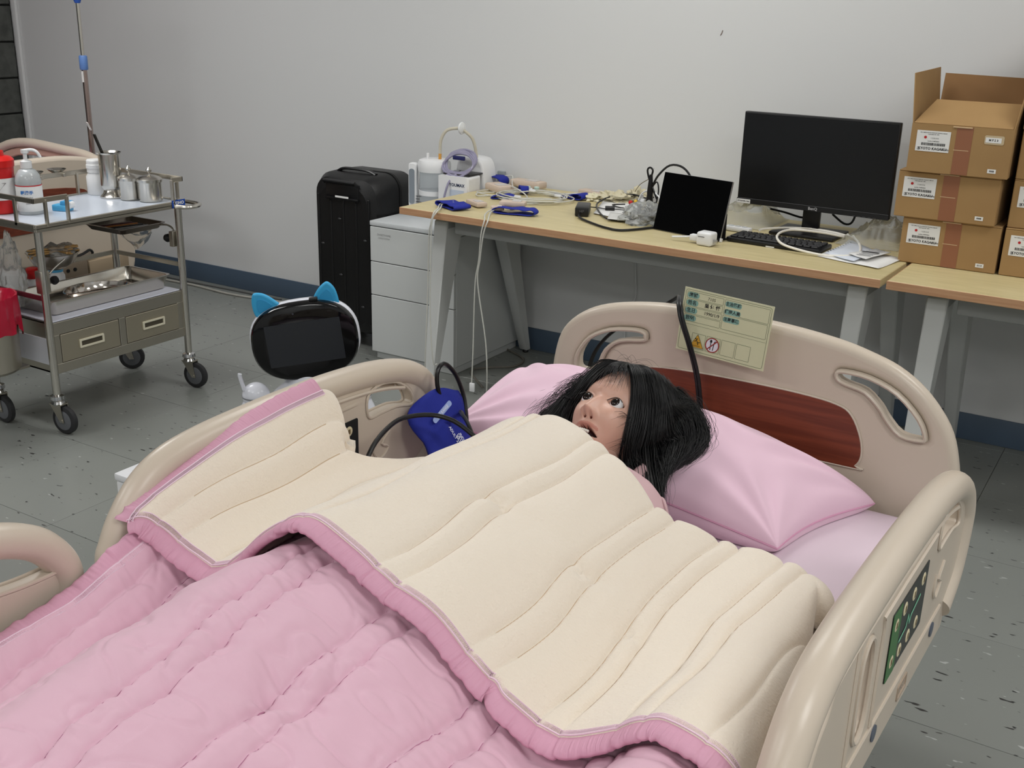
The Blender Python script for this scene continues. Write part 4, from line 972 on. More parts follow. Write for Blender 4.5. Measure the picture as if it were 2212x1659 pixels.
for a in range(4):
    MB().tube([(0, 0, 1.74), (.05*cos(a*pi/2), .05*sin(a*pi/2), 1.76), (.09*cos(a*pi/2), .09*sin(a*pi/2), 1.74), (.1*cos(a*pi/2), .1*sin(a*pi/2), 1.77)], .004, n=6).build('hook', M_steel, t)
MB().b2((-.03, -.06, .29), (.03, .03, .33), .004).build('socket_bracket', mat('grey_bed_frame', (132, 128, 122), .5), t)
MB().cyl((0, 0, .04), (0, 0, .30), .016, n=12).build('base_tube', M_steel2, t)
for a in range(5):
    an = a*2*pi/5+.3
    MB().tube([(0, 0, .09), (.12*cos(an), .12*sin(an), .07), (.22*cos(an), .22*sin(an), .05)], .012, n=8).build('base_arm', M_steel2, t)
    MB().tube([(.22*cos(an)-.01, .22*sin(an), .025), (.22*cos(an)+.01, .22*sin(an), .025)], .025, n=12, smooth=0).build('caster', M_rubber, t)

# ------------------------------------------------------------------ robot
t = thing('companion_robot', 'white companion robot with black screen face and sky-blue cat ears', 'robot', (-2.109, 2.30, 0), radians(40))
hd = Matrix.Translation((0, 0, .558)) @ Matrix.Rotation(radians(-7.5), 4, 'Y')
def ell(w, h, n=48, p=2.5):
    return [(w/2*abs(cos(a))**(2/p)*(1 if cos(a) > 0 else -1), h/2*abs(sin(a))**(2/p)*(1 if sin(a) > 0 else -1)) for a in [2*pi*i/n for i in range(n)]]
rows = []
for s, y in ((.92, -.022), (.98, -.012), (1, 0), (.97, .03), (.85, .06), (.6, .08), (.25, .088), (.02, .09)): rows.append([tuple(hd @ Vector((x*s, y, z*s))) for x, z in ell(.318, .230)])
hs = MB().grid(rows, True).build('head_shell', M_white2, t)
rows = []
for s, y in ((1.0, -.022), (1.0, -.034), (.965, -.043), (.90, -.047), (.5, -.0485), (.02, -.0488)): rows.append([tuple(hd @ Vector((x*s, y, z*s))) for x, z in ell(.306, .234)])
rows.insert(0, [tuple(hd @ Vector((x*.96, -.018, z*.96))) for x, z in ell(.306, .234)])
fc = MB().grid(rows, True).build('face_glass', M_blackgloss, t)
MB().b2((-.108, -.0496, -.064), (.108, -.049, .062), M=hd).build('screen', mat('unlit_screen', (30, 33, 38), .12), fc)
MB().lathe([(.003, 0), (.003, .0006)], 10, M=hd @ frame((-.02, -.0492, .088), (1, 0, 0), (0, 0, 1))).build('camera', mat('lens', (50, 50, 60), .2), fc)
M_ear = mat('sky_blue_silicone', (54, 164, 214), .5); M_ear2 = mat('deeper_sky_blue', (44, 148, 200), .5)
for sx, px_, rot in ((-1, -.098, 27), (1, .078, -5)):
    E = hd @ T(px_, 0.0, .106, ry=radians(-rot if sx < 0 else 14))
    P = sp2([(-.036, -.012), (-.03, .02), (-.012, .046), (.002, .05), (.022, .032), (.036, -.002), (.036, -.016), (0, -.018)], 4)
    e = MB().prism(P, .016, M=E @ frame((0, 0, 0), (1, 0, 0), (0, 0, 1)), bevel=.006).build('ear', M_ear, t)
    MB().prism([(x*.55, y*.55+.003) for x, y in P], .003, M=E @ frame((0, -.009, 0), (1, 0, 0), (0, 0, 1)), bevel=.001).build('inner_ear', M_ear2, e)
MB().b2((.03, -.035, .112), (.055, -.015, .122), .003, M=hd).build('camera_clip', M_black, t)
MB().lathe([(.050, .46), (.058, .43), (.075, .412), (.10, .39), (.118, .35), (.125, .27), (.135, .18), (.145, .08), (.15, .02), (.145, .0), (0, 0)], 36, caps=False, sy=.9).build('body', M_white2, t)
for sx in (-1, 1):
    a = MB().sphere((sx*.148, -.02, .388), .041, 18, 12, sc=(1, .9, 1)).build('shoulder', M_white2, t)
    MB().tube([(sx*.15, -.02, .37), (sx*.185, -.03, .30), (sx*.20, -.04, .22), (sx*.195, -.06, .16)], .034, n=14, r2=.020).build('arm', M_white2, t)
    MB().lathe([(.0412, -.002), (.0416, 0), (.0412, .002)], 20, (sx*.148, -.02, .388), caps=False).build('shoulder_seam', mat('grey_seam', (130, 132, 136), .5), a)
MB().tube([(-.18, -.03, .41), (-.19, -.03, .45), (-.19, -.03, .46)], .006, n=8).build('antenna', M_white2, t)
# white box below the rail
t = thing('white_cabinet', 'low white box unit standing behind the left bed rail', 'cabinet', (-1.885, 1.43, 0))
MB().b2((0, 0, .0), (.34, .40, .482), .006).build('body', M_white, t)
MB().b2((-.002, -.002, .483), (.342, .402, .50), .004).build('lid', mat('white_lid_gloss', (232, 233, 236), .3), t)
q = MB().b2((.02, .03, .5003), (.10, .10, .5008)).build('label', M_paper, t)
m = MB()
for k in range(6): m.b2((.055, .036+k*.01, .5009), (.055+.02+.004*(k % 3), .039+k*.01, .5011))
m.build('printed_line', M_ink, q, smooth=0)
# ------------------------------------------------------------------ main hospital bed
t = bed = thing('hospital_bed', 'main beige hospital bed with cherry wood headboard panel and curved side rails', 'bed', (0, 0, 0))
HX = frame((0, 0, 0), (1, 0, 0), (0, 0, 1))
out = [(-1.17, .36), (-1.225, .43), (-1.247, .52), (-1.252, .609), (-1.244, .695), (-1.223, .757), (-1.177, .802), (-1.117, .83), (-1.034, .848), (-.943, .857), (-.80, .859), (-.684, .855), (-.573, .843), (-.504, .828), (-.436, .805), (-.375, .764), (-.322, .701), (-.297, .636), (-.285, .56), (-.30, .48), (-.35, .38)]
o1 = sp2(out, 4)
slR = sp2([(-.557, .777), (-.541, .783), (-.488, .779), (-.429, .756), (-.381, .712), (-.363, .676), (-.37, .667), (-.412, .669), (-.444, .698), (-.461, .72), (-.494, .747), (-.533, .756), (-.552, .763)], 3)
slL = sp2([(-1.177, .677), (-1.172, .708), (-1.143, .75), (-1.09, .778), (-1.03, .788), (-1.004, .786), (-1.0, .777), (-1.005, .768), (-1.064, .756), (-1.099, .727), (-1.115, .69), (-1.14, .668), (-1.17, .665)], 3)
hb = MB().prism(o1, .046, M=Matrix.Translation((0, 2.255, 0)) @ HX, holes=[slR, slL], bevel=.018, res=4).build('headboard', M_bed, t)
wp = sp2([(-1.02, .575), (-1.045, .60), (-1.045, .655), (-1.03, .69), (-.99, .706), (-.90, .715), (-.76, .718), (-.63, .716), (-.55, .708), (-.516, .69), (-.492, .645), (-.485, .605), (-.495, .58), (-.52, .573)], 4)
MB().prism(wp, .004, M=Matrix.Translation((0, 2.2305, 0)) @ HX, bevel=.0015).build('wood_panel', M_cherry, hb, label='cherry wood inlay panel')
m = MB(); m.tube([(x, 2.2305, z) for x, z in wp], .0028, n=6, closed=True, smooth=0); m.build('panel_rim', M_bed, hb)
for sx, cx_ in ((1, -.47), (-1, -1.06)):   # raised collars around the hand slots
    m = MB(); src = slR if sx > 0 else slL
    m.tube([(x, 2.231, z) for x, z in src], .010, n=8, closed=True, smooth=0, flat=.55); m.build('slot_rim', M_bed, hb)

# side rails ------------------------------------------------------
RO = [(.935, .565), (.908, .61), (.902, .70), (.912, .735), (.935, .775), (.975, .818), (1.03, .846), (1.10, .858), (1.2, .863), (1.35, .864), (1.48, .858), (1.57, .847), (1.64, .83), (1.70, .80), (1.74, .755), (1.752, .71), (1.742, .65), (1.715, .60), (1.66, .565)]
def inset(P, d):
    cx_ = sum(p[0] for p in P)/len(P); cy_ = sum(p[1] for p in P)/len(P); out = []
    for i, p in enumerate(P):
        a = P[max(i-1, 0)]; b = P[min(i+1, len(P)-1)]
        tx, ty = b[0]-a[0], b[1]-a[1]; l = sqrt(tx*tx+ty*ty) or 1
        nx, ny = -ty/l, tx/l
        if (cx_-p[0])*nx+(cy_-p[1])*ny < 0: nx, ny = -nx, -ny
        out.append((p[0]+nx*d, p[1]+ny*d))
    return out
def rail(P, side, fr, label=None, controls=None, plain=False):
    s_, e_ = P[0][0], P[-1][0]
    """fr: frame whose X runs along the bed, Y up, Z outward"""
    r = MB().tube([fr @ Vector((y, z, 0)) for y, z in inset(P, .0245)], .0245, n=20, smooth=6).build('side_rail', M_bed, t)
    c = inset(P, .03)
    A_, B_ = P[1][0]-.003, P[-2][0]-.012
    body = sp2(c[2:-1], 3, False)
    body = [(A_+.055, .545)]+body+[(B_-.05, .545)]
    e = B_; s = A_
    hh = sp2([(e-.197, .770), (e-.190, .796), (e-.155, .806), (e-.108, .798), (e-.070, .775), (e-.052, .748), (e-.060, .737), (e-.105, .747), (e-.155, .748), (e-.188, .748)], 3)
    if plain: hh = sp2([(e-.237, .775), (e-.226, .800), (e-.165, .808), (e-.108, .798), (e-.070, .775), (e-.052, .746), (e-.060, .735), (e-.105, .742), (e-.165, .748), (e-.225, .750)], 3)
    hf = sp2([(s+.075, .735), (s+.09, .768), (s+.13, .795), (s+.165, .805), (s+.175, .79), (s+.16, .765), (s+.13, .745), (s+.10, .70), (s+.08, .66), (s+.07, .68)], 3)
    gx = s+.36*(e-s)
    hg = sp2([(gx-.024, .765), (gx, .785), (gx+.024, .765), (gx+.029, .71), (gx+.024, .655), (gx, .637), (gx-.024, .655), (gx-.029, .71)], 3)
    if plain:      # the opening runs right up to the tube, above a curved ledge
        led = sp2([(e-.235, .80), (e-.232, .765), (e-.20, .752), (e-.14, .748), (e-.08, .740), (e-.035, .736), (e+.018, .736)], 3, False)
        body = [q for q in body if q[0] < e-.24]+led+[(e-.008, .66), (B_-.05, .545)]
        hh = led
    pn = MB().prism(body, .026, M=fr, holes=[hf, hg] if plain else [hh, hf, hg], bevel=.006).build('panel', M_bed, r)
    # raised borders on both faces
    for zs in (1, -1):
        z = .0135*zs
        m = MB()
        m.tube([fr @ Vector((a, b, z)) for a, b in sp2([(gx-.05, .62), (gx-.05, .79), (gx-.038, .808), (gx+.04, .808)], 3, False)], .0035, n=6, smooth=0)
        m.tube([fr @ Vector((a, b, z)) for a, b in sp2([(gx+.066, .62), (gx+.066, .765), (gx+.08, .785), (e-(.27 if plain else .225), .788)], 3, False)], .0035, n=6, smooth=0)
        m.tube([fr @ Vector((a, b, z)) for a, b in ((gx-.03, .615), (e-.10, .612))], .0028, n=6, smooth=0)
        m.tube([fr @ Vector((a, b, z)) for a, b in inset(P, .0545)[3:(-9 if plain else -6)]], .004, n=6, smooth=4)
        m.tube([fr @ Vector((a, b, z)) for a, b in sp2([(e-.13, .705), (e-.155, .685), (e-.135, .672), (e-.16, .655), (e-.18, .675), (e-.175, .70)], 3, False)], .003, n=6, smooth=0)
        m.tube([fr @ Vector((p[0], p[1], z)) for p in hh], .0028, n=6, closed=not plain, smooth=0)
        m.tube([fr @ Vector((p[0], p[1], z)) for p in hg], .0035, n=6, closed=True, smooth=0)
        m.build('moulding', M_bed, r)
    if controls:
        z = .0135*controls
        F2 = fr @ Matrix.Translation((s+.60*(e-s), .708, z)) @ (Matrix.Identity(4) if controls > 0 else Matrix.Rotation(pi, 4, 'Y'))
        k = MB().prism(rrect(.19, .105, .004), .002, M=F2, bevel=.0006).build('control_panel', mat('dark_green_black_panel', (18, 26, 24), .35), r)
        MB().prism(rrect(.044, .103, .003), .0006, M=F2 @ T(-.0725, 0, .0013)).build('green_strip', mat('leaf_green_print', (58, 110, 58), .4), k)
        for (bx, by) in ((-.0725, .028), (-.0725, -.028), (-.03, .032), (.018, .032), (.068, .033), (-.03, -.032), (.014, -.032), (.058, -.032)):
            MB().lathe([(.0, .0020), (.0085, .0019), (.0098, .0014), (.010, .0008)], 18, M=F2 @ T(bx, by, 0), caps=False, sx=1, sy=1.0).build('button', mat('cream_button', (218, 206, 172), .45), k)
            MB().box((0, 0, .0022), (.006, .009, .0003), M=F2 @ T(bx, by, 0)).build('button_mark', mat('brown_print', (110, 92, 60), .5), k)
        m = MB(); m.tube([F2 @ Vector(q) for q in ((-.045, -.012, .0016), (-.01, -.006, .0016), (-.004, .010, .0016), (.008, -.008, .0016), (.014, .002, .0016), (.06, .012, .0014))], .0022, n=6, smooth=0, flat=.3, up=F2.col[2].to_3d())
        m.build('bed_symbol', mat('pale_green_print', (120, 180, 150), .5), k)
        for yy in (s+.475*(e-s), e-.14):
            MB().lathe([(.012, 0), (.012, .002), (.0, .003)], 18, M=fr @ Matrix.Translation((yy, .588, .013))).build('grey_cap', mat('blue_grey_cap', (84, 92, 106), .4), r)
        MB().prism(rrect(.05, .026, .004), .0025, M=fr @ Matrix.Translation((s+.645*(e-s), .578, .0135)), holes=[rrect(.043, .019, .003)], bevel=.0005).build('emblem_frame', M_beddark, r)
        m = MB(); m.add(*text('LPSY', .017, bold=.0006), M=fr @ Matrix.Translation((s+.645*(e-s), .578, .0138)) @ (Matrix.Identity(4))); m.build('emblem', M_beddark, r, smooth=0)
    return r
sl = Vector((.025, 1, 0)).normalized()
FR = frame((-.232-1.35*.025, 0, 0), sl, (0, 0, 1))     # right: Z = X x Y points to +x
if FR.col[2].x < 0: pass
FL = frame((-1.248, 0, 0), (0, 1, 0), (0, 0, 1))
rail([(.90+(a-.905)*1.085, b) for a, b in RO], 1, FR, controls=1)
# left rail shows its inner face: inner side is +x as well
rail(RO, -1, FL, controls=1)
RF = [(.872-(p[0]-.905), p[1]) for p in RO][::-1]
RF = [(RF[i][0]+0, RF[i][1]) for i in range(len(RF))]
for fr in (FL, FR):
    RF_ = sorted_rf = [(.10+(p[0]-.905)*.9115, p[1]) for p in RO]
    rail(RF_, 1, fr, plain=True)
# frame, casters
M_fr = mat('bed_undercarriage', (120, 112, 104), .5)
m = MB(); m.b2((-1.19, .12, .30), (-1.13, 2.22, .36), .006); m.b2((-.35, .12, .30), (-.29, 2.22, .36), .006)
for y in (.2, 1.1, 1.9): m.b2((-1.14, y, .31), (-.34, y+.05, .35), .004)
m.b2((-1.19, .14, .36), (-.29, 2.21, .385), .004)
m.build('frame', M_fr, t)
for y in (.25, 2.12):
    for x in (-1.0, -.52):
        MB().b2((x-.025, y-.025, .10), (x+.025, y+.025, .30), .005).build('post', M_fr, t)
        q = MB().tube([(x-.014, y, .0555), (x+.014, y, .0555)], .055, n=24, smooth=0).build('caster', M_rubber, t)
        MB().b2((x-.02, y-.04, .06), (x+.02, y+.03, .115), .008).build('caster_housing', mat('brown_grey_plastic', (96, 84, 76), .5), q)
    MB().b2((-1.19, y-.03, .24), (-.29, y+.03, .30), .006).build('cross_beam', M_fr, t)
MB().prism([(x, z) for x, z in o1 if True], .046, M=Matrix.Translation((0, .045, -.03)) @ HX, bevel=.018, res=2).build('footboard', M_bed, t)

MB().b2((-.252, 1.835, .455), (-.232, 1.875, .57), .004).build('rail_bracket', mat('brown_grey_plastic', (96, 84, 76), .5), t)
MB().b2((-.30, 1.84, .455), (-.24, 1.87, .475), .003).build('rail_bracket', mat('brown_grey_plastic', (96, 84, 76), .5), t)
for x in (-1.0, -.52): MB().b2((x-.02, 2.20, .20), (x+.02, 2.235, .52), .004).build('headboard_post', M_fr, t)
# mattress
mt_ = MB(); mt_.b2((-1.205, .12, .386), (-.275, 2.215, .506), .035, 5)
q = mt_.build('mattress', mat('lilac_pink_sheet', (218, 199, 211), .85, bump=(18, .25)))
tag(q, 'mattress in smooth lilac-pink sheet inside the main bed', 'mattress')

# ------------------------------------------------------------------ pillow
def pillow():
    FLc, BLc, FRc, BRc = Vector((-1.235, 1.79, .645)), Vector((-1.245, 2.10, .675)), Vector((-.535, 1.865, .528)), Vector((-.435, 2.19, .522))
    nu, nv = 150, 100
    def S(u, v, top):
        u = .5-.5*cos(pi*u); v = .5-.5*cos(pi*v)
        c = (FLc*(1-u)+FRc*u)*(1-v)+(BLc*(1-u)+BRc*u)*v
        # edges bow inwards between the corners
        c.y += .03*(sin(pi*u))*(1-v)*.6-.0*v
        c.x += (.008*(1-u)-.025*u)*sin(pi*v)
        e = (max(sin(pi*u), 0)**.36)*(max(sin(pi*v), 0)**.36)
        ang = noise.noise(Vector((u*3.5, v*3, 2)))*.012
        crease = 0
        for (cu, cv) in ((0, 0), (1, 0), (0, 1), (1, 1)):
            du, dv = u-cu, (v-cv)*.5; r = sqrt(du*du+dv*dv)+1e-6; th = atan2(dv, du)
            crease += .010*exp(-((r-.14)/.13)**2)*sin(th*13+cu*2+cv)
        crease += .006*exp(-((u-.55)/.2)**2)*exp(-((v-.6)/.22)**2)*sin(u*40+v*25)
        if top:
            z = c.z+.122*e*(.84+.3*v)+(ang+crease)*e
            z -= .075*exp(-((c.x+.875)**2/.016+(c.y-1.915)**2/.012))*e
            c.z = z
        else:
            zz = c.z-.10*e
            c.z = max(zz, .508+.0*e)
        return c
    m = MB()
    m.grid([[S(i/nu, j/nv, True) for i in range(nu+1)] for j in range(nv+1)])
    m.grid([[S(i/nu, j/nv, False) for i in range(nu+1)] for j in range(nv+1)])
    # weld seams
    o = m.build('case', mat('pink_cotton', (232, 197, 215), .8, bump=(35, .22), sheen=.2), None)
    b = bmesh.new(); b.from_mesh(o.data); bmesh.ops.remove_doubles(b, verts=b.verts, dist=.0005); [setattr(ed, 'smooth', not (len(ed.link_faces) == 2 and ed.calc_face_angle(0) > radians(50))) for ed in b.edges]; b.to_mesh(o.data); b.free()
    sm = MB(); P = []
    for (ua, va, ub, vb) in ((0, 0, 1, 0), (1, 0, 1, 1), (1, 1, 0, 1), (0, 1, 0, 0)):
        for k in range(14): s_ = k/14; P.append(S(ua+(ub-ua)*s_, va+(vb-va)*s_, True))
    sm.tube(P, .0022, n=6, closed=True, smooth=0); s2 = sm.build('seam', mat('pink_seam', (214, 158, 186), .8), None)
    t = thing('pillow', 'plump pink pillow under the manikin head against the headboard', 'pillow', (0, 0, 0))
    o.parent = t; s2.parent = t
    return S
pillow_S = pillow()

# ------------------------------------------------------------------ quilt
XK = [-1.24, -1.20, -1.16, -1.12, -1.08, -1.03, -.98, -.93, -.88, -.82, -.76, -.70, -.64, -.58, -.52, -.46, -.40, -.35, -.30, -.26]
TT = {.90: [.755, .775, .75, .725, .72, .755, .805, .838, .843, .828, .802, .782, .738, .698, .672, .70, .745, .75, .735, .70],
      .95: [.77, .785, .755, .735, .728, .76, .81, .84, .845, .83, .805, .785, .74, .70, .675, .70, .745, .75, .735, .70],
      1.10: [.81, .825, .79, .745, .735, .76, .80, .83, .84, .83, .808, .785, .745, .707, .685, .695, .725, .73, .715, .69],
      1.25: [.838, .848, .80, .745, .735, .755, .79, .82, .832, .825, .805, .78, .745, .71, .69, .69, .70, .70, .69, .67],
      1.50: [.85, .855, .79, .72, .712, .74, .775, .80, .812, .807, .79, .76, .72, .69, .67, .66, .655, .645, .62, .58],
      1.70: [.80, .80, .76, .70, .70, .73, .77, .79, .795, .79, .77, .74, .70, .67, .65, .64, .62, .60, .57, .55]}
PT = {.0: [.60, .60, .60, .60, .62, .66, .70, .73, .73, .72, .71, .70, .69, .68, .66, .65, .65, .64, .62, .60],
      .50: [.69, .69, .665, .652, .66, .71, .755, .78, .782, .775, .76, .74, .72, .70, .68, .68, .69, .69, .68, .66],
      .80: [.715, .715, .69, .67, .672, .73, .782, .805, .805, .793, .77, .75, .72, .688, .665, .68, .715, .725, .71, .68],
      .95: [.755, .76, .715, .675, .665, .71, .765, .80, .805, .79, .765, .745, .70, .66, .635, .66, .705, .71, .695, .66]}
for k, v in list(TT.items()):
    if k > .96: PT[k] = [z-.045 for z in v]
def cr(a, b, c, d, t): return .5*(2*b+(c-a)*t+(2*a-5*b+4*c-d)*t*t+(3*b-a-3*c+d)*t*t*t)
def table(tab):
    ys = sorted(tab)
    def row(r, x):
        if x <= XK[0]: return r[0]
        if x >= XK[-1]: return r[-1]
        i = 0
        while XK[i+1] < x: i += 1
        t = (x-XK[i])/(XK[i+1]-XK[i]); g = lambda k: r[min(max(k, 0), len(r)-1)]
        return cr(g(i-1), g(i), g(i+1), g(i+2), t)
    def f(x, y):
        y = min(max(y, ys[0]), ys[-1]); j = 0
        while j < len(ys)-2 and ys[j+1] < y: j += 1
        t = (y-ys[j])/(ys[j+1]-ys[j]); g = lambda k: row(tab[ys[min(max(k, 0), len(ys)-1)]], x)
        return cr(g(j-1), g(j), g(j+1), g(j+2), t)
    return f
Tz = table(TT); Pz = table(PT)
def seamd(x, seams):
    return min(abs(x-s) for s in seams)
CS = [-1.175, -1.145, -1.085, -1.05, -.945, -.91, -.79, -.755, -.645, -.612, -.545, -.515, -.445, -.412, -.335]
PS = [-1.17, -1.135, -1.045, -1.01, -.90, -.862, -.765, -.728, -.625, -.59, -.475, -.44, -.34]
def cream_disp(x, y):
    xs = x+.012*noise.noise(Vector((x*3, y*5, 4)))+.02*(y-1.2)*(x+.75)
    d = seamd(xs, CS); h = .0080*(1-exp(-(d/.0035)**1.1))+.006*(1-exp(-(d/.022)**1.6))
    h += .006*noise.noise(Vector((x*7, y*4.5, 11)))+.004*noise.noise(Vector((x*16, y*9, 3)))
    for (px, py, a) in ((-.775, 1.245, .012), (-.63, 1.24, .010), (-.93, 1.25, .006), (-.53, 1.2, .006)):
        r2 = (x-px)**2+(y-py)**2; th = atan2(y-py, x-px)
        h -= a*exp(-r2/.0003)+.35*a*exp(-r2/.009)*(.5+.5*sin(th*3+px*20))
    return h-.008
def pink_disp(x, y):
    xs = x-.10*max(0, .95-y)*(.35 if x > -.8 else .9)+.006*noise.noise(Vector((x*3, y*7, 8)))
    d = seamd(xs, PS); h = .0075*(1-exp(-(d/.0033)**1.1))+.006*(1-exp(-(d/.022)**1.5))
    n1 = noise.noise(Vector((x*5+y*7, y*9-x*4, 5)))
    h += .009*(1-abs(n1)*2.2)*.6
    h += .005*noise.noise(Vector((x*22+y*8, y*13, 2)))
    cr_ = exp(-(d/.03)**2)
    h += .0035*cr_*noise.noise(Vector((x*40, y*85, 6)))
    n2 = noise.noise(Vector((x*10-y*9, y*16+x*6, 15))); h -= .006*exp(-(n2/.06)**2)*(.5+.5*noise.noise(Vector((x*6, y*6, 30))))
    for (px, py, a) in ((-.755, .735, .012), (-.745, .78, .006), (-.9, .70, .006), (-.88, .5, .007)):
        r2 = (x-px)**2+(y-py)**2; th = atan2(y-py, x-px)
        h -= a*exp(-r2/.0003)+.4*a*exp(-r2/.008)*(.5+.5*sin(th*4+px*9))
    return h-.007
_=0
quilt = thing('quilt', 'pink quilt with folded-back cream fleece top covering the manikin', 'quilt', (0, 0, 0))
M_pink = mat('pink_quilt_cotton', (219, 178, 195), .72, bump=(24, .5, 5), sheen=.15)
M_pink2 = mat('rose_binding', (210, 158, 180), .7, bump=(120, .2))
M_stitch = mat('white_pink_stitching', (232, 206, 220), .8)
def fleece():
    m = bpy.data.materials.new('cream_fleece'); m.use_nodes = True; nt = m.node_tree; b = nt.nodes['Principled BSDF']
    b.inputs['Base Color'].default_value = (*lin((230, 218, 202)), 1); b.inputs['Roughness'].default_value = .95
    b.inputs['Sheen Weight'].default_value = .35; b.inputs['Sheen Roughness'].default_value = .6
    b.inputs['Specular IOR Level'].default_value = .1
    tc = N(nt, 'ShaderNodeTexCoord'); n1 = N(nt, 'ShaderNodeTexNoise'); n1.inputs['Scale'].default_value = 260; n1.inputs['Detail'].default_value = 2
    n2 = N(nt, 'ShaderNodeTexNoise'); n2.inputs['Scale'].default_value = 90; n2.inputs['Detail'].default_value = 3
    ad = N(nt, 'ShaderNodeMath'); ad.operation = 'ADD'
    nt.links.new(tc.outputs['Object'], n1.inputs['Vector']); nt.links.new(tc.outputs['Object'], n2.inputs['Vector'])
    nt.links.new(n1.outputs['Fac'], ad.inputs[0]); nt.links.new(n2.outputs['Fac'], ad.inputs[1])
    bp = N(nt, 'ShaderNodeBump'); bp.inputs['Strength'].default_value = .55; bp.inputs['Distance'].default_value = .0022
    nt.links.new(ad.outputs[0], bp.inputs['Height']); nt.links.new(bp.outputs[0], b.inputs['Normal'])
    return m
M_fleece = fleece()
# outline of the folded part: hem (foot side) and fold (head side)
HEM = [(-1.215, .935), (-1.17, .962), (-1.13, .968), (-1.09, .972), (-1.04, .970), (-.99, .972), (-.93, .975), (-.88, .975), (-.83, .975), (-.78, .972), (-.71, .97), (-.68, .97), (-.625, .968), (-.605, .972), (-.585, .966), (-.537, .972), (-.49, .975), (-.45, .98), (-.42, .98), (-.392, .98), (-.369, .975), (-.336, .972), (-.29, .97), (-.268, .97)]
FOLD = [(-1.203, 1.345), (-1.175, 1.335), (-1.148, 1.335), (-1.13, 1.365), (-1.112, 1.42), (-1.09, 1.48), (-1.05, 1.54), (-1.0, 1.585), (-.95, 1.60), (-.895, 1.588), (-.855, 1.58), (-.80, 1.562), (-.746, 1.545), (-.715, 1.527), (-.675, 1.517), (-.642, 1.522), (-.591, 1.543), (-.521, 1.578), (-.45, 1.603), (-.412, 1.597), (-.38, 1.565), (-.364, 1.515)]
def curve_at(P, n):
    S_ = sp2(P, 12, False); L = [0]
    for i in range(1, len(S_)): L.append(L[-1]+sqrt((S_[i][0]-S_[i-1][0])**2+(S_[i][1]-S_[i-1][1])**2))
    out = []; j = 0
    for i in range(n+1):
        d = L[-1]*i/n
        while j < len(L)-2 and L[j+1] < d: j += 1
        t = (d-L[j])/max(1e-9, L[j+1]-L[j]); out.append((S_[j][0]+(S_[j+1][0]-S_[j][0])*t, S_[j][1]+(S_[j+1][1]-S_[j][1])*t))
    return out
NU, NV = 640, 230
hem = curve_at(HEM, NU); fold = curve_at(FOLD, NU)
def cream_pt(i, j):
    u = i/NU; v = j/NV
    a, b = hem[i], fold[i]
    bow = .012*sin(pi*v)*(1 if u > .5 else 0)*max(0, (u-.8)/.2)
    x = a[0]*(1-v)+b[0]*v+bow; y = a[1]*(1-v)+b[1]*v
    k = min(1, .25+v*7)
    z = Tz(x, y)+cream_disp(x, y)*k
    er = min(1, (1-u)*NU/42); z -= .055*(1-sqrt(max(0, 1-(1-er)**2)))           # right edge rolls down
    eh = min(1, v*NV/8); z -= .006*(1-sqrt(max(0, 1-(1-eh)**2)))
    # lift of the hem over the bumps
    z += .012*exp(-((x+.90)/.05)**2)*exp(-v*10)
    return Vector((x, y, z))
rows = [[cream_pt(i, j) for i in range(NU+1)] for j in range(NV+1)]
R_ = .036
for k in range(1, 17):
    al = pi*k/16*1.0; r = []
    for i in range(NU+1):
        p = rows[NV][i]; q = fold[min(i+1, NU)]; o_ = fold[max(i-1, 0)]
        tx, ty = q[0]-o_[0], q[1]-o_[1]; l = sqrt(tx*tx+ty*ty) or 1; nx, ny = -ty/l, tx/l
        rr = R_*(.8+.25*noise.noise(Vector((p.x*9, 3, 1))))
        r.append(Vector((p.x+nx*rr*sin(al), p.y+ny*rr*sin(al), p.z-rr*(1-cos(al)))))
    rows.append(r)
for k in range(1, 8):
    r = []
    for i in range(NU+1):
        p = rows[-1][i] if k == 1 else rows[-1][i]
        r.append(Vector((p.x, p.y-.02, p.z-.004)))
    rows.append(r)
cr_o = MB().grid(rows).build('fleece_fold', M_fleece, quilt, smooth=180, label='folded-back cream fleece lining')
md = cr_o.modifiers.new('s', 'SOLIDIFY'); md.thickness = .010; md.offset = -1
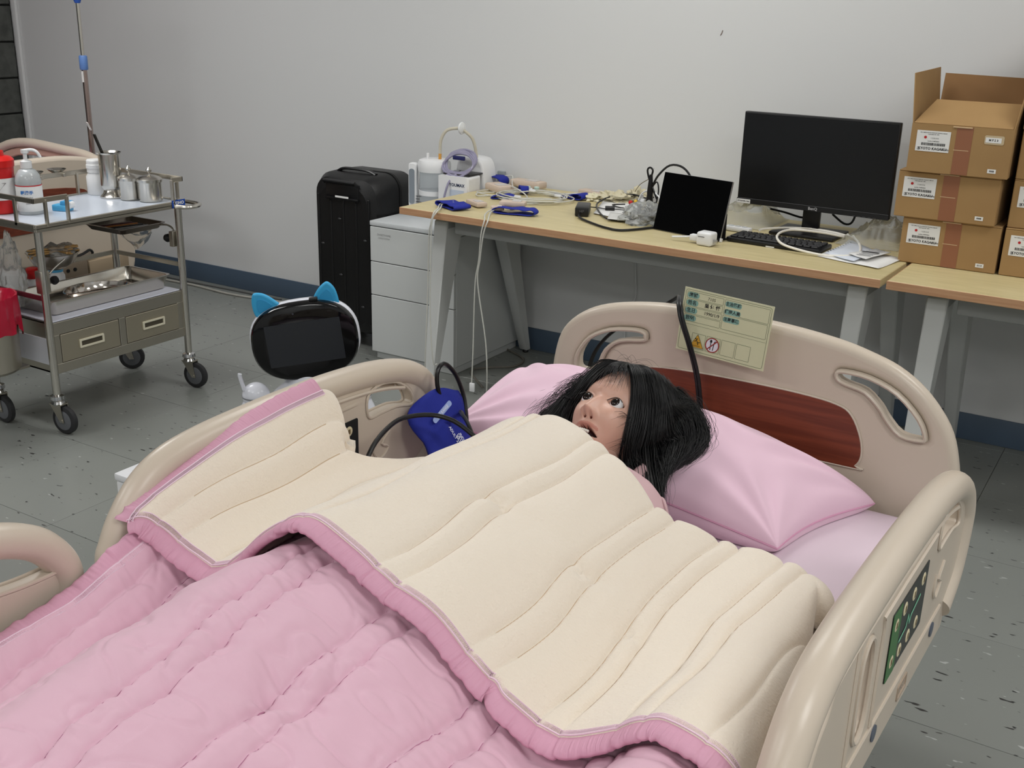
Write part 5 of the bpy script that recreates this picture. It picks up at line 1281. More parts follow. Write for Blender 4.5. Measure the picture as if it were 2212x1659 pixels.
# pink cover
NX, NY = 520, 420
def pink_pt(i, j):
    x = -1.192+i/NX*(.928); y = .12+j/NY*1.20
    e = min(1, (NX-i)/34); le = min(1, i/10)
    z = Pz(x, y)+pink_disp(x, y)*min(1, .25+i/18)-.05*(1-sqrt(max(0, 1-(1-e)**2)))-.006*(1-sqrt(max(0, 1-(1-le)**2)))
    if y > .97: z = min(z, Tz(x, y)-.035)
    if y > 1.2: z -= (y-1.2)*.3
    return Vector((x, y, z))
prow = [[pink_pt(i, j) for i in range(NX+1)] for j in range(NY+1)]
pk = MB().grid(prow).build('cover', M_pink, quilt, smooth=180)
md = pk.modifiers.new('s', 'SOLIDIFY'); md.thickness = .016; md.offset = -1
def binding(edge, inner, name, w=.026, stitch=True, bumps=0):
    rows = []; n = len(edge); st = []; st2 = []; st3 = []
    for i in range(n):
        E_, I_ = edge[i], inner[i]; d = (E_-I_).normalized(); a = (edge[min(i+1, n-1)]-edge[max(i-1, 0)]).normalized()
        nn = a.cross(d)
        if nn.z < 0: nn = -nn
        d = nn.cross(a); d = d if d.dot(E_-I_) > 0 else -d
        wv = w*(1+.10*noise.noise(Vector((i*.08, 1, bumps)))); cr2 = .0015*noise.noise(Vector((i*.35, 2, bumps)))
        P = [(-.004, .0008), (.0, .0022), (wv*.35, .0030+cr2), (wv*.75, .0022+cr2), (wv*.97, -.001), (wv, -.004), (wv*.95, -.0075), (wv*.5, -.011), (.0, -.0125), (-.006, -.010)]
        rows.append([E_+d*p+nn*(q-.001) for p, q in P])
        zz = -.004 if (i % 2) else -.0105
        st.append(E_+d*zz+nn*.0026); st2.append(E_-d*.003+nn*.0030); st3.append(E_-d*.011+nn*.0022)
    o = MB().grid(rows, True).build(name, M_pink2, quilt, smooth=60, label='rose pink edge binding')
    if stitch:
        m = MB(); m.tube(st, .0009, n=4, smooth=0); m.tube(st2, .0012, n=4, smooth=0); m.tube(st3, .0010, n=4, smooth=0); m.build('stitching', M_stitch, o, smooth=0)
    return o
def threads(seams, fx, fz, y0, y1, mt, par, nm='quilting_stitch'):  # stitch threads, coloured darker to stand in for shade in the creases
    for s in seams:
        P = []; n = 110
        for k in range(n+1):
            y = y0+(y1-y0)*k/n; x = s
            for _ in range(4): x = x-(fx(x, y)-s)
            P.append((x, y, fz(x, y)+.0004))
        MB().tube(P, .0011, n=4, smooth=0).build(nm, mt, par)
threads([s for s in CS if -1.0 < s < -.34], lambda x, y: x+.012*noise.noise(Vector((x*3, y*5, 4)))+.02*(y-1.2)*(x+.75), lambda x, y: Tz(x, y)+cream_disp(x, y), 1.03, 1.50, mat('cream_thread_shade', (196, 172, 142), .8), cr_o)
threads([s for s in PS if s > -1.16], lambda x, y: x-.10*max(0, .95-y)*(.35 if x > -.8 else .9)+.006*noise.noise(Vector((x*3, y*7, 8))), lambda x, y: Pz(x, y)+pink_disp(x, y), .3, .98, mat('pink_thread_shade', (178, 120, 148), .8), pk)
threads([s for s in CS if s < -1.0], lambda x, y: x+.012*noise.noise(Vector((x*3, y*5, 4)))+.02*(y-1.2)*(x+.75), lambda x, y: Tz(x, y)+cream_disp(x, y), 1.03, 1.32, mat('cream_thread_shade', (196, 172, 142), .8), cr_o)
def dens(P, k=2): return spline(P, k)
he = [cream_pt(i, 0) for i in range(0, NU+1)]; hi = [cream_pt(i, 10) for i in range(0, NU+1)]
binding(dens(he), dens(hi), 'binding', .027, bumps=1)
le = [cream_pt(0, j) for j in range(0, NV+1)]; li = [cream_pt(10, j) for j in range(0, NV+1)]
binding(dens(le), dens(li), 'binding', .027, bumps=2)
pe = [pink_pt(0, j) for j in range(0, 300)]; pi_ = [pink_pt(10, j) for j in range(0, 300)]
binding(dens(pe), dens(pi_), 'binding', .024, bumps=3)

# ------------------------------------------------------------------ name card, black tube over the headboard
O_ = Vector((-.912, 2.200, .773)); X_ = Vector((.2165, -.018, -.009)); U_ = Vector((.017, .012, .138))
FC = frame(O_, X_, U_)
t = thing('name_card', 'pale yellow laminated patient card with warning symbols leaning on the headboard', 'card', (0, 0, 0))
cw, ch = .212, .142
def card_mesh(polys, mt, nm, z=.0008, parent=t, holes=()):
    m = MB()
    for p in polys: m.prism(p, .0003, M=FC @ Matrix.Translation((0, 0, z)))
    return m.build(nm, mt, parent, smooth=0)
board = MB().prism([(0, 0), (cw, 0), (cw, ch), (0, ch)], .0012, M=FC, bevel=.0003).build('board', mat('pale_yellow_card', (206, 206, 172), .22), t)
def frame_lines(m, x0, y0, x1, y1, r, w, z):
    m.prism(rrect(x1-x0, y1-y0, r, 4, (x0+x1)/2, (y0+y1)/2), .0002, M=FC @ Matrix.Translation((0, 0, z)), holes=[rrect(x1-x0-2*w, y1-y0-2*w, max(r-w, .0005), 4, (x0+x1)/2, (y0+y1)/2)])
m = MB(); frame_lines(m, .004, .004, cw-.004, ch-.004, .005, .0007, .0008)
for (x0, y0, x1, y1) in ((.008, ch-.023, .096, ch-.008), (.008, ch-.040, .096, ch-.025), (.008, ch-.057, .096, ch-.042), (.008, ch-.074, .096, ch-.059), (.099, ch-.040, cw-.008, ch-.008), (.099, ch-.074, cw-.008, ch-.042)):
    frame_lines(m, x0, y0, x1, y1, .0015, .0006, .0008)
for k in range(4): frame_lines(m, .035+k*.0358, .011, .068+k*.0358, .045, .001, .0006, .0008)
m.b2((.006, .0615, .0007), (cw-.006, .0619, .0009), M=FC)
m.build('printed_frame', mat('olive_green_print', (92, 104, 80), .5), board, smooth=0)
M_pill = mat('teal_print', (132, 172, 160), .5)
pills = [(.023, ch-.0155, '床號'), (.023, ch-.0325, '姓名'), (.023, ch-.0495, '生日'), (.023, ch-.0665, '診斷')]
for x, y, s in pills: MB().prism(rrect(.029, .0125, .006, 5, x, y), .0003, M=FC @ Matrix.Translation((0, 0, .0009))).build('heading_patch', M_pill, board, smooth=0)
for x, y, w_ in ((.120, ch-.017, .038), (.120, ch-.034, .038), (.120, ch-.051, .038)): MB().prism(rrect(w_, .012, .005, 5, x, y), .0003, M=FC @ Matrix.Translation((0, 0, .0009))).build('heading_patch', M_pill, board, smooth=0)
m = MB()
for x, y, s in pills: m.add(*text(s, .0105, bold=.00022), M=FC @ Matrix.Translation((x-.0, y, .0012)))
for y, s in ((ch-.017, '主治醫師'), (ch-.034, '護理人員'), (ch-.051, '注意事項')): m.add(*text(s, .0092, bold=.00022), M=FC @ Matrix.Translation((.120, y, .0012)))
m.add(*text('7105', .0095), M=FC @ Matrix.Translation((.068, ch-.0165, .0010)))
m.add(*text('吳 伊 恬', .0105, bold=.0003), M=FC @ Matrix.Translation((.072, ch-.0325, .0010)))
m.add(*text('1990/1/9', .0105, bold=.0001), M=FC @ Matrix.Translation((.073, ch-.0495, .0010)))
m.build('lettering', M_ink, board, smooth=0)
FT = FC @ Matrix.Translation((.006, 0, 0))
m = MB(); m.prism([(.027, .014), (.060, .014), (.0435, .043)], .0005, M=FT @ Matrix.Translation((0, 0, .0011)), bevel=.0001); q = m.build('warning_triangle', mat('amber_sticker', (214, 164, 60), .4), board, smooth=0)
m = MB(); m.tube([FT @ Vector(p) for p in ((.027, .014, .0014), (.060, .014, .0014), (.0435, .043, .0014))], .0006, n=4, smooth=0, closed=True)
for a, b in (((.0405, .032), (.0455, .025)), ((.0455, .025), (.051, .0265)), ((.044, .027), (.047, .020)), ((.041, .029), (.0375, .027)), ((.042, .031), (.044, .0345))): m.tube([FT @ Vector((*a, .0015)), FT @ Vector((*b, .0015))], .0008, n=4, smooth=0)
m.lathe([(.0013, 0), (.0013, .0003)], 10, M=FT @ Matrix.Translation((.0395, .0335, .0014))); m.b2((.034, .0172, .0013), (.052, .0178, .0016), M=FT)
m.build('slip_symbol', M_ink, q, smooth=0)
cc = (.0865, .0275)
m = MB(); m.lathe([(.0165, 0), (.0165, .0004)], 32, M=FC @ Matrix.Translation((cc[0], cc[1], .0012))); q = m.build('no_food_sign', mat('white_sticker', (224, 220, 228), .4), board, smooth=0)
m = MB(); m.lathe([(.0020, -.0003), (.0020, .0)], 8, M=FC @ Matrix.Translation((0, 0, -1)))
m = MB()
for (dx, pts) in ((-.0035, None), (.0045, None)):
    m.tube([FC @ Vector((cc[0]+dx*.8-.001, cc[1]-.011, .0018)), FC @ Vector((cc[0]+dx, cc[1]+.008, .0018))], .0009, n=5, smooth=0)
m.lathe([(.0028, 0), (.0028, .0003)], 14, M=FC @ Matrix.Translation((cc[0]-.0035, cc[1]+.0085, .0017)), sy=1.3)
m.tube([FC @ Vector((cc[0]+.0045, cc[1]+.006, .0018)), FC @ Vector((cc[0]+.0055, cc[1]+.0095, .0018)), FC @ Vector((cc[0]+.0082, cc[1]+.009, .0018))], .0007, n=5)
m.build('cutlery_symbol', M_ink, q, smooth=0)
m = MB(); m.tube([FC @ Vector((cc[0]+.0155*cos(a*pi/16), cc[1]+.0155*sin(a*pi/16), .0016)) for a in range(32)], .0012, n=5, closed=True, smooth=0)
m.tube([FC @ Vector((cc[0]-.011, cc[1]-.011, .0022)), FC @ Vector((cc[0]+.011, cc[1]+.011, .0022))], .0012, n=5, smooth=0)
m.build('red_ring', mat('dark_red_print', (150, 36, 30), .5), q, smooth=0)

t = thing('black_tube', 'pair of black tubes looped over the top of the headboard beside card', 'tube', (0, 0, 0))
for k, d in enumerate((-.012, -.0055)):
    MB().tube([(-.828+d, 2.19, .64), (-.842+d, 2.188, .72), (-.862+d, 2.180, .79), (-.886+d, 2.182, .845), (-.902+d, 2.20, .874), (-.93+d*.5, 2.25, .878), (-.965+d*.3, 2.293, .855), (-1.04, 2.31+d, .80), (-1.12, 2.315+d, .75), (-1.165, 2.31+d, .69), (-1.18, 2.30+d, .62)], .0038, n=10, smooth=6).build('tube', M_black, t)
# ------------------------------------------------------------------ blood pressure cuff
t = thing('blood_pressure_cuff', 'royal blue blood pressure cuff with black tubes between pillow and left rail', 'cuff', (0, 0, 0))
FB = frame((-1.185, 1.675, .685), (0.25, 1, -.28), (-.55, .1, 1))
rows = []
O2 = [(-.085, .02), (-.055, .058), (-.01, .078), (.03, .075), (.05, .07), (.062, .02), (.075, -.06), (.02, -.075), (-.045, -.07), (-.06, -.03)]
pl = sp2(O2, 4)
vs = [(x, y, .018*sin(x*22)+.01*noise.noise(Vector((x*20, y*20, 1)))) for x, y in pl]
m = MB(); c_ = (0, 0, 0)
rr = []
for s in (1, .85, .65, .4, .2, .02): rr.append([FB @ Vector((x*s, y*s, .020*cos(x*s*20)+.006*noise.noise(Vector((x*s*25, y*s*25, 1))))) for x, y in pl])
m.grid(rr, True); q = m.build('cuff', M_blue, t); md = q.modifiers.new('s', 'SOLIDIFY'); md.thickness = .008
M_wprint = mat('white_cuff_print', (222, 226, 240), .6)
m = MB()
for k, s in enumerate(('ADULT 27-34cm', 'ARTERY', 'LATEX FREE', 'INDEX RANGE')): m.add(*text(s, .009, bold=.0002), M=FB @ Matrix.Translation((.012+.008*k, -.03-.004*k, .030)) @ Matrix.Rotation(radians(-62), 4, 'Z'))
m.add(*text('SIZE RANGE', .008, bold=.0002), M=FB @ Matrix.Translation((-.015, .028, .030)) @ Matrix.Rotation(radians(38), 4, 'Z'))
m.build('lettering', M_wprint, q, smooth=0)
m = MB(); m.prism(rrect(.07, .011, .005), .0004, M=FB @ Matrix.Translation((-.015, .028, .0292)) @ Matrix.Rotation(radians(38), 4, 'Z')); 
m.build('print_band', mat('light_blue_band', (150, 170, 220), .6), q, smooth=0)
MB().tube([(-1.165, 1.79, .60), (-1.185, 1.745, .66), (-1.195, 1.69, .745), (-1.20, 1.684, .795), (-1.20, 1.707, .812), (-1.195, 1.74, .782), (-1.185, 1.756, .734), (-1.17, 1.745, .697), (-1.16, 1.735, .655)], .0045, n=10).build('looped_tube', M_black, t)
MB().tube([(-1.13, 1.36, .715), (-1.145, 1.41, .745), (-1.16, 1.47, .757), (-1.168, 1.53, .758), (-1.14, 1.58, .755), (-1.10, 1.60, .745), (-1.06, 1.61, .72)], .0045, n=10).build('arched_tube', M_black, t)
MB().tube([(-1.175, 1.74, .70), (-1.14, 1.68, .73), (-1.09, 1.63, .735), (-1.05, 1.60, .71)], .004, n=8).build('short_tube', M_black, t)
# ------------------------------------------------------------------ manikin
HR = Matrix(((0.985, 0.081, -0.150, 0), (-0.152, 0.815, -0.559, 0), (0.077, 0.574, 0.816, 0), (0, 0, 0, 1)))
HM = Matrix.Translation((-.8844, 1.8508, .7059)) @ HR @ Matrix.Scale(1.04, 4)
mk = thing('patient_manikin', 'black-haired nursing manikin with open mouth lying under the quilt', 'manikin', (0, 0, 0))
def G(x, y, cx, cy, sx, sy): return exp(-((x-cx)/sx)**2-((y-cy)/sy)**2)
def eyemask(x, y):
    """1 inside the almond opening"""
    ax = abs(x)-.0325; ay = y-.0005-.06*ax
    h = .0082*(1-(ax/.0165)**2) if abs(ax) < .0165 else -1
    if h <= 0: return 0
    return max(0, min(1, (h-abs(ay))/.0016))
def mouthmask(x, y):
    yy = y+.0685+5*x*x; h = .0082*(1-(abs(x)/.026)**2.2) if abs(x) < .026 else -1
    if h <= 0: return 0
    return max(0, min(1, (h-abs(yy))/.0016))
def face(th, ph):
    sx, sy, cz = sin(th)*cos(ph), sin(th)*sin(ph), cos(th)
    x, y, z = .0735*sx, .113*sy, .094*cz
    if y < -.015 and z > -.05:
        q = (-.015-y)/.1; x *= 1-.34*q**1.35*(1 if z > 0 else 1+z/.05)
    if y > 0: x *= 1+.04*(y/.11)
    if z > 0:
        fl = min(1, z/.04)
        # flatten the face plane
        z = z*(1-.10*exp(-(x/.05)**2-((y+.01)/.06)**2))
        z += fl*(.010*G(x, y, 0, -.108, .020, .016)              # chin
             + .004*G(x, y, 0, .030, .045, .012)                  # brow
             - .0095*(G(x, y, .031, .002, .019, .012)+G(x, y, -.031, .002, .019, .012))
             + .0060*(G(x, y, .036, -.032, .020, .020)+G(x, y, -.036, -.032, .020, .020))
             - .004*G(x, y, 0, .008, .010, .012)
             - .003*(G(x, y, .030, -.062, .012, .016)+G(x, y, -.030, -.062, .012, .016)))
        # nose
        if y > -.036: nb = max(0, min(1, (.012-y)/.048)); nz = .004+.020*nb**1.4; nw = .0085+.004*nb
        else: nb = 1; nz = .024*exp(-((y+.036)/.0088)**2); nw = .0125
        if y < .02: z += fl*nz*exp(-(x/nw)**2)
        z += fl*.0085*(G(x, y, .0135, -.0405, .0058, .0065)+G(x, y, -.0135, -.0405, .0058, .0065))
        z -= fl*.014*(G(x, y, .0070, -.0452, .0034, .0026)+G(x, y, -.0070, -.0452, .0034, .0026))
        # lips
        arch = .6*abs(x)*.12
        z += fl*.0042*exp(-((y+.0575+4*x*x)/.0045)**2)*exp(-(x/.021)**4)
        z += fl*.0050*exp(-((y+.0815+8*x*x)/.0046)**2)*exp(-(x/.019)**4)
        z -= fl*.0012*G(x, y, 0, -.051, .003, .004)
        e = eyemask(x, y); z -= .0085*e
        if not e:
            ax = abs(x)-.0325; up = .0105*(1-(ax/.019)**2)
            if abs(ax) < .019: z += fl*.0018*exp(-((y-up)/.0018)**2)+fl*.0010*exp(-((y+up*.95)/.0018)**2)
        z -= .020*mouthmask(x, y)
    return Vector((x, y, z))
NT, NP = 190, 200
V = [face(1e-4, 0)]; Fc = []; MI = []
for j in range(1, NT+1):
    tt = j/NT; th = pi*(tt**1.35)*.999
    for i in range(NP): V.append(face(th, 2*pi*i/NP))
def fmat(cx, cy, cz):
    if cz > .03:
        if G(cx, cy, .0070, -.0456, .0034, .0026)+G(cx, cy, -.0070, -.0456, .0034, .0026) > .55: return 3  # dark colour stands in for shade in the shallow nostril dimples
        if mouthmask(cx, cy) > .3: return 2
        if abs(cx) < .025 and (abs(cy+.0585+4*cx*cx) < .0030 and abs(cx) < .0255 or abs(cy+.0805+8*cx*cx) < .0042 and abs(cx) < .021): return 1
    return 0
bodyM = MB()
k0 = len(bodyM.v)
bodyM.v += [tuple(HM @ v) for v in V]
def addf(f):
    c = sum((V[i] for i in f), Vector())/len(f)
    bodyM.f.append(tuple(k0+i for i in f)); bodyM.m.append(fmat(c.x, c.y, c.z))
for i in range(NP): addf((0, 1+i, 1+(i+1) % NP))
for j in range(NT-1):
    for i in range(NP):
        k = (i+1) % NP; addf((1+j*NP+i, 1+(j+1)*NP+i, 1+(j+1)*NP+k, 1+j*NP+k))
# torso, arms and legs as one skinned surface
def skin(verts, edges, radii, root):
    me = bpy.data.meshes.new('tmp'); me.from_pydata(verts, edges, []); ob = bpy.data.objects.new('tmp', me); COL.objects.link(ob)
    md = ob.modifiers.new('k', 'SKIN'); sv = me.skin_vertices[0].data
    for i, r in enumerate(radii): sv[i].radius = (r, r); sv[i].use_root = (i == root)
    ob.modifiers.new('s', 'SUBSURF').levels = 2
    dg = bpy.context.evaluated_depsgraph_get(); e = ob.evaluated_get(dg); m2 = e.to_mesh()
    vs = [v.co.copy() for v in m2.vertices]; fs = [tuple(p.vertices) for p in m2.polygons]; e.to_mesh_clear()
    bpy.data.objects.remove(ob); return vs, fs
B_ = [(-.86, 1.0, .595), (-.865, 1.2, .605), (-.87, 1.42, .615), (-.872, 1.60, .625), (-.875, 1.69, .635), (-.88, 1.77, .650), (-.885, 1.83, .68),
      (-.72, 1.60, .612), (-.66, 1.42, .585), (-.65, 1.18, .57), (-.66, .98, .57), (-1.02, 1.60, .612), (-1.075, 1.42, .585), (-1.08, 1.18, .58), (-1.06, .98, .585),
      (-.79, .92, .59), (-.79, .60, .60), (-.79, .32, .58), (-.79, .27, .62), (-.94, .92, .59), (-.94, .60, .60), (-.94, .32, .58), (-.94, .27, .62)]
Ed = [(0, 1), (1, 2), (2, 3), (3, 4), (4, 5), (5, 6), (3, 7), (7, 8), (8, 9), (9, 10), (3, 11), (11, 12), (12, 13), (13, 14), (0, 15), (15, 16), (16, 17), (17, 18), (0, 19), (19, 20), (20, 21), (21, 22)]
Ra = [.085, .08, .085, .08, .055, .048, .05, .05, .04, .034, .028, .05, .04, .034, .028, .065, .05, .038, .03, .065, .05, .038, .03]
bodyM.mi = 0
sv_, sf_ = skin(B_, Ed, Ra, 0); bodyM.add(sv_, sf_)
M_face = mat('manikin_skin', (214, 172, 154), .38, sss=.15, vary=(14, (206, 158, 140), .45, .75))
bodyM.build('body', [M_face, mat('manikin_lips', (196, 136, 120), .35), mat('mouth_inside', (58, 20, 20), .5), mat('nostril_shade', (120, 52, 46), .6)], mk, smooth=50)
# eyes
for s in (-1, 1):
    ey = MB().sphere((s*.0325, .0005, .0685), .0128, 24, 18, M=HM).build('eyeball', mat('eye_white', (232, 232, 234), .12), mk)
    d = Vector((.08 if s > 0 else .06, .02, 1)).normalized()
    Fx = HM @ frame(Vector((s*.0325, .0005, .0685))+d*.0, Vector((1, 0, -d.x)), Vector((0, 1, -d.y)))
    MB().lathe([(.0092, .0090), (.0088, .0096), (.0055, .0121), (0, .01318)], 24, M=Fx, caps=False).build('iris', mat('dark_brown_iris', (30, 17, 13), .12), ey)
    MB().lathe([(.0038, .0129), (0, .01335)], 16, M=Fx, caps=False).build('pupil', mat('pupil_black', (5, 5, 6), .05), ey)
    m = MB(); P = [];
    for k in range(13):
        a = -.0165+.033*k/12; P.append(HM @ Vector((s*.0325+a, .0005+.0086*(1-(a/.0165)**2)+.06*a*s, .0800-.0*abs(a)+(.0735**2-0)*0-.25*abs(s*.0325+a-s*.0325)*.2)))
    m.tube(P, .0008, n=5, smooth=2); m.build('upper_lash', M_black, mk)
m = MB()
for k in range(8):
    x = -.0155+k*.0044; m.b2((x, -.0775-6*x*x, .078), (x+.0040, -.0725-6*x*x, .0825), .0012, 2, M=HM)
m.build('teeth', mat('tooth_white', (224, 218, 208), .3), mk)
# gown
rows = []
for (y, cx_, cz_, hx, hz) in ((1.735, -.855, .645, .060, .040), (1.728, -.858, .645, .085, .048), (1.715, -.86, .642, .12, .053), (1.70, -.86, .638, .15, .058), (1.68, -.862, .632, .175, .066), (1.63, -.865, .622, .195, .078), (1.5, -.866, .615, .20, .09), (1.3, -.865, .61, .18, .088), (1.05, -.862, .60, .18, .085), (.85, -.862, .60, .17, .08)):
    r = []
    for i in range(56):
        a = 2*pi*i/56; ca, sa = cos(a), sin(a)
        w_ = .006*noise.noise(Vector((ca*3, sa*3, y*9)))
        r.append((cx_+(hx+w_)*abs(ca)**.8*(1 if ca > 0 else -1), y+.010*noise.noise(Vector((ca*2, sa*2, 5))), cz_+(hz+w_)*abs(sa)**.8*(1 if sa > 0 else -1)))
    rows.append(r)
gw = MB().grid(rows, True).build('gown', mat('pale_pink_gown', (208, 174, 178), .8, bump=(40, .3)), mk)
md = gw.modifiers.new('s', 'SOLIDIFY'); md.thickness = .004
# collar flap
rows = []
for j in range(5):
    r = []
    for i in range(15):
        u = i/14; v = j/4
        r.append(Vector((-.79+.11*u, 1.775-.12*u-.03*v*(1-u), .672-.03*u*u-.045*v*(u*.7+.3)+.012*sin(u*9+v))))
    rows.append(r)
cl = MB().grid(rows).build('collar', mat('pale_pink_gown', (208, 174, 178), .8), mk); md = cl.modifiers.new('s', 'SOLIDIFY'); md.thickness = .005
# hair ---------------------------------------------------------------
def Lh(x, y, z): return HM @ Vector((x, y, z))
W_ = lambda x, y, z: Vector((x, y, z))
right = [
 [Lh(.003, .092, .080), Lh(.034, .072, .090), Lh(.060, .030, .080), Lh(.071, -.012, .062), Lh(.074, -.05, .038), Lh(.074, -.085, .004), W_(-.772, 1.735, .640), W_(-.725, 1.685, .625), W_(-.700, 1.652, .605)],
 [Lh(.002, .104, .062), Lh(.048, .085, .078), Lh(.084, .035, .062), Lh(.098, -.018, .035), Lh(.096, -.06, .008), W_(-.770, 1.77, .680), W_(-.745, 1.735, .655), W_(-.72, 1.70, .635), W_(-.705, 1.67, .615)],
 [Lh(.001, .114, .040), Lh(.058, .098, .058), Lh(.100, .045, .040), Lh(.118, -.010, .008), W_(-.755, 1.835, .705), W_(-.742, 1.795, .685), W_(-.735, 1.765, .668), W_(-.728, 1.74, .652), W_(-.72, 1.72, .642)],
 [Lh(0, .122, .012), Lh(.060, .110, .030), Lh(.100, .060, .015), W_(-.76, 1.90, .735), W_(-.735, 1.87, .70), W_(-.728, 1.835, .685), W_(-.732, 1.80, .672), W_(-.738, 1.78, .662), W_(-.742, 1.765, .655)],
 [Lh(0, .124, -.015), Lh(.055, .120, .0), Lh(.092, .085, -.010), W_(-.77, 1.935, .752), W_(-.742, 1.925, .725), W_(-.722, 1.90, .70), W_(-.714, 1.865, .688), W_(-.722, 1.83, .677), W_(-.735, 1.80, .668)],
 [Lh(0, .118, -.045), Lh(.045, .122, -.028), W_(-.80, 1.955, .772), W_(-.765, 1.955, .748), W_(-.735, 1.95, .718), W_(-.715, 1.925, .694), W_(-.706, 1.885, .682), W_(-.714, 1.845, .674), W_(-.73, 1.81, .668)],
]
left = [
 [Lh(.002, .092, .080), Lh(-.020, .072, .091), Lh(-.040, .042, .086), Lh(-.055, .016, .074), Lh(-.070, -.012, .055), Lh(-.078, -.045, .03), W_(-1.01, 1.80, .69), W_(-1.04, 1.775, .675), W_(-1.06, 1.75, .66)],
 [Lh(.001, .104, .062), Lh(-.040, .085, .080), Lh(-.072, .045, .066), Lh(-.090, .005, .045), W_(-1.01, 1.86, .735), W_(-1.035, 1.84, .712), W_(-1.055, 1.82, .69), W_(-1.075, 1.80, .675), W_(-1.085, 1.78, .665)],
 [Lh(.0, .114, .040), Lh(-.052, .098, .060), Lh(-.090, .052, .040), W_(-1.02, 1.90, .74), W_(-1.05, 1.885, .715), W_(-1.075, 1.87, .695), W_(-1.095, 1.855, .685), W_(-1.105, 1.84, .675), W_(-1.11, 1.82, .667)],
 [Lh(0, .122, .012), Lh(-.055, .112, .030), Lh(-.098, .068, .010), W_(-1.03, 1.95, .745), W_(-1.065, 1.93, .715), W_(-1.095, 1.915, .70), W_(-1.12, 1.895, .69), W_(-1.13, 1.875, .68), W_(-1.13, 1.85, .672)],
 [Lh(0, .124, -.015), Lh(-.05, .120, .0), W_(-.985, 1.99, .755), W_(-1.03, 1.985, .738), W_(-1.07, 1.965, .718), W_(-1.105, 1.945, .704), W_(-1.13, 1.92, .695), W_(-1.14, 1.895, .685), W_(-1.138, 1.87, .677)],
 [Lh(0, .118, -.045), Lh(-.04, .122, -.028), W_(-.96, 2.015, .76), W_(-1.0, 2.01, .745), W_(-1.045, 2.0, .728), W_(-1.09, 1.98, .712), W_(-1.125, 1.955, .70), W_(-1.145, 1.93, .692), W_(-1.148, 1.90, .684)],
]
for g_ in left:
    for p_ in g_:
        if p_.x < -1.0: p_.x = -1.0+(p_.x+1.0)*.55
def guide(G_, s):
    n = len(G_)-1; i = min(int(s*n), n-1); t = s*n-i
    g = lambda k: G_[min(max(k, 0), n)]
    return [Vector([cr(g(i-1)[k][c], g(i)[k][c], g(i+1)[k][c], g(i+2)[k][c], t) for c in range(3)]) for k in range(len(G_[0]))]
HC = HM @ Vector((0, 0, -.01))
def strand(m, P, w, sides=3, steps=3, taper=True):
    Q = spline(P, steps); n = len(Q); k = len(m.v)
    for i, p in enumerate(Q):
        tg = (Q[min(i+1, n-1)]-Q[max(i-1, 0)]).normalized(); a = tg.cross(Vector((.3, .2, .93))).normalized(); b = tg.cross(a)
        ww = w*(1-.75*max(0, (i/(n-1)-.6)/.4)) if taper else w
        for q in range(sides):
            an = 2*pi*q/sides; m.v.append(tuple(p+(a*cos(an)+b*sin(an))*ww))
    for i in range(n-1):
        for q in range(sides):
            r = (q+1) % sides; m.f.append((k+i*sides+q, k+i*sides+r, k+(i+1)*sides+r, k+(i+1)*sides+q)); m.m.append(0)
rnd = random.Random(12)
M_hair = mat('black_hair', (7, 7, 9), .34)
hair = None
def side(G_, n, lim):
    m = MB()
    for k in range(n):
        s = rnd.random(); g = guide(G_, min(1, max(0, s)))
        depth = rnd.random()**1.6; f = []; fq = rnd.uniform(2, 5); ph = rnd.uniform(0, 6); am = rnd.uniform(.0006, .0035)
        jx, jy, jz = rnd.gauss(0, .004), rnd.gauss(0, .004), rnd.gauss(0, .003)
        cut = rnd.uniform(.80, 1.0)
        for i, p in enumerate(g):
            u = i/(len(g)-1)
            sh = .13*depth*min(1, u*3)
            q = p.lerp(HC, sh*(1-.4*u))
            q = q+Vector((jx, jy, jz))*u*1.3+Vector((sin(u*fq*3+ph), cos(u*fq*2+ph), sin(u*fq*4)))*am*u
            q.z = max(q.z, .6)
            f.append(q)
        L = max(4, int(len(f)*cut+.5)); strand(m, f[:L], rnd.uniform(.0007, .0013))
    return m
hairM = side(right, 2300, 0); h2 = side(left, 1700, 0)
hairM.add(h2.v, h2.f)
hr = hairM.build('hair', M_hair, mk, smooth=180, kind='stuff')
# dark under-layer: scalp cap and draped sheets
m = MB()
for G_ in (right, left):
    rows = []
    for j in range(26):
        g = spline(guide(G_, j/25), 4); rows.append([p.lerp(HC, .10*min(1, (i/len(g))*4)*(1-.5*i/len(g))+.02) for i, p in enumerate(g)][:int(len(g)*.86)])
    m.grid(rows)
rows = []
for j in range(14):
    th = pi*.5*j/13
    rows.append([HM @ Vector((.079*sin(th)*cos(a), .119*cos(th)*1.0 if False else .012+.112*cos(th), -.012+.100*sin(th)*sin(a))) for a in [2*pi*i/36 for i in range(36)]])
cap = []
for r in rows: cap.append(r)
keep = MB()
# cap covers crown and back only
vs = []; fs = []
for j in range(20):
    th = pi*j/19
    for i in range(40):
        ph = pi+pi*i/39   # lower half in local z (back of head)
        vs.append(HM @ Vector((.080*sin(th)*cos(ph), .120*cos(th), .100*sin(th)*sin(ph)-.002)))
for j in range(19):
    for i in range(39): fs.append((j*40+i, j*40+i+1, (j+1)*40+i+1, (j+1)*40+i))
m.add(vs, fs)
# crown cap in front of the ears up to the parting
vs = []; fs = []
for j in range(12):
    th = j/11*radians(52)
    for i in range(40):
        a = 2*pi*i/40; vs.append(HM @ Vector((.079*sin(th)*cos(a)*1.02, .004+.1175*cos(th), .100*sin(th)*sin(a))))
for j in range(11):
    for i in range(40): k = (i+1) % 40; fs.append((j*40+i, j*40+k, (j+1)*40+k, (j+1)*40+i))
m.add(vs, fs)
m.build('hair_underlayer', mat('black_hair_base', (7, 7, 8), .6), mk, smooth=180)
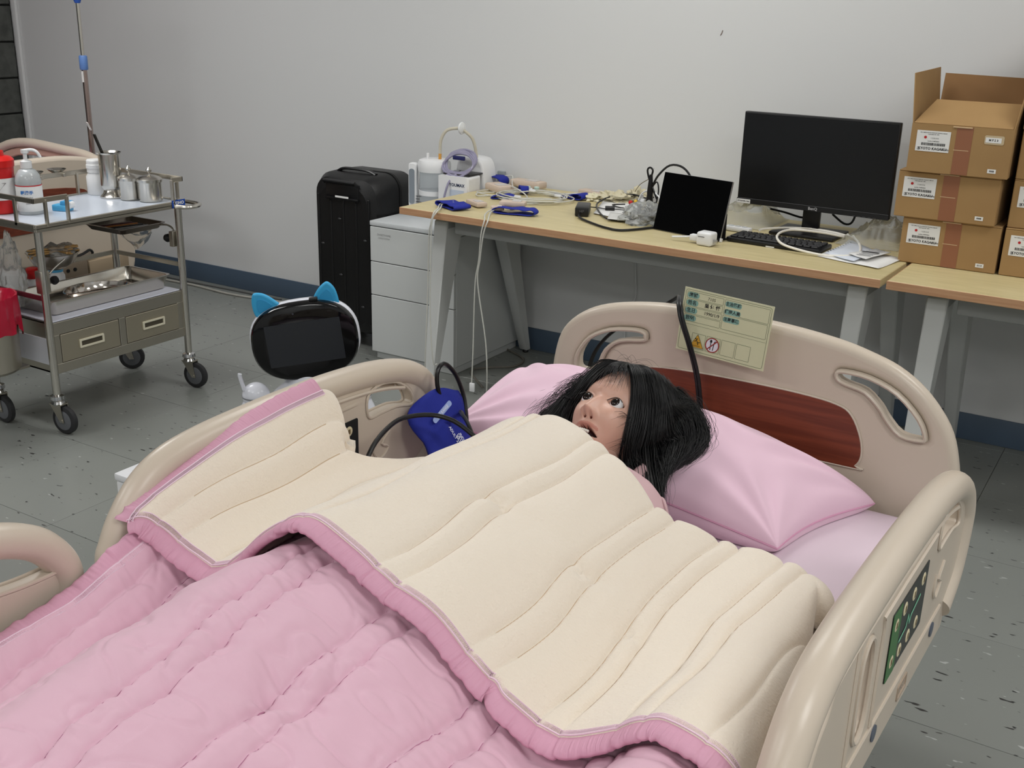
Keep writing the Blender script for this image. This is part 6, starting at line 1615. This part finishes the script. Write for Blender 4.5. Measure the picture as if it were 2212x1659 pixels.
# wispy fringe, strays
m = MB()
for k in range(70):
    x0 = rnd.uniform(-.016, .03); x1 = x0*1.2+rnd.gauss(.004, .010); y1 = rnd.uniform(.012, .05)
    strand(m, [Lh(x0*.4, .094, .079), Lh(x0*.8, .075, .093), Lh((x0+x1)/2, .055, .096), Lh(x1, y1, .094-.0*abs(x1))], rnd.uniform(.0003, .0006), 3, 4)
for k in range(40):
    b = guide(right, rnd.uniform(0, .12)); i0 = rnd.choice([3, 4, 5]); p = b[i0]
    d = HR.to_3x3() @ Vector((-rnd.uniform(.012, .035), -rnd.uniform(.005, .03), rnd.uniform(.006, .016)))
    strand(m, [b[i0-1], p, p+d*.5+Vector((0, 0, .004)), p+d], rnd.uniform(.0003, .0006), 3, 4)
for G_, n_ in ((right, 120), (left, 90)):
    for k in range(n_):
        g = guide(G_, rnd.uniform(.2, 1)); off = Vector((rnd.gauss(0, .015), rnd.gauss(0, .015), abs(rnd.gauss(0, .012))))
        out_ = 1 if G_ is right else -1
        f = [p+off*(i/len(g))**1.2+Vector((out_*.02*sin(pi*i/len(g)), 0, .008*sin(pi*i/len(g))))*rnd.random() for i, p in enumerate(g)]
        strand(m, f, .00035, 3, 4)
for k in range(16):
    p0 = Lh(rnd.uniform(-.04, .03), .118, rnd.uniform(-.02, .04)); dx = rnd.uniform(-.09, .12)
    strand(m, [p0, p0+Vector((dx*.25, .004, .016)), p0+Vector((dx*.6, .006, .022*rnd.random()+.004)), p0+Vector((dx, .004, -.02))], .00022, 3, 5)
# long lock falling on the sheet beside the gown
for k in range(260):
    j = Vector((rnd.gauss(0, .007), rnd.gauss(0, .007), rnd.gauss(0, .004)))
    P = [W_(-.79, 1.80, .70), W_(-.765, 1.76, .675), W_(-.735, 1.715, .655), W_(-.71, 1.675, .632), W_(-.69, 1.65, .612)]
    if k > 235: P = P[1:]+[W_(-.668, 1.65, .602), W_(-.64, 1.672, .600)]
    strand(m, [p+j for p in P], .0008 if k < 236 else .0004, 3, 4)
m.build('loose_hair', M_hair, mk, smooth=180, kind='stuff')
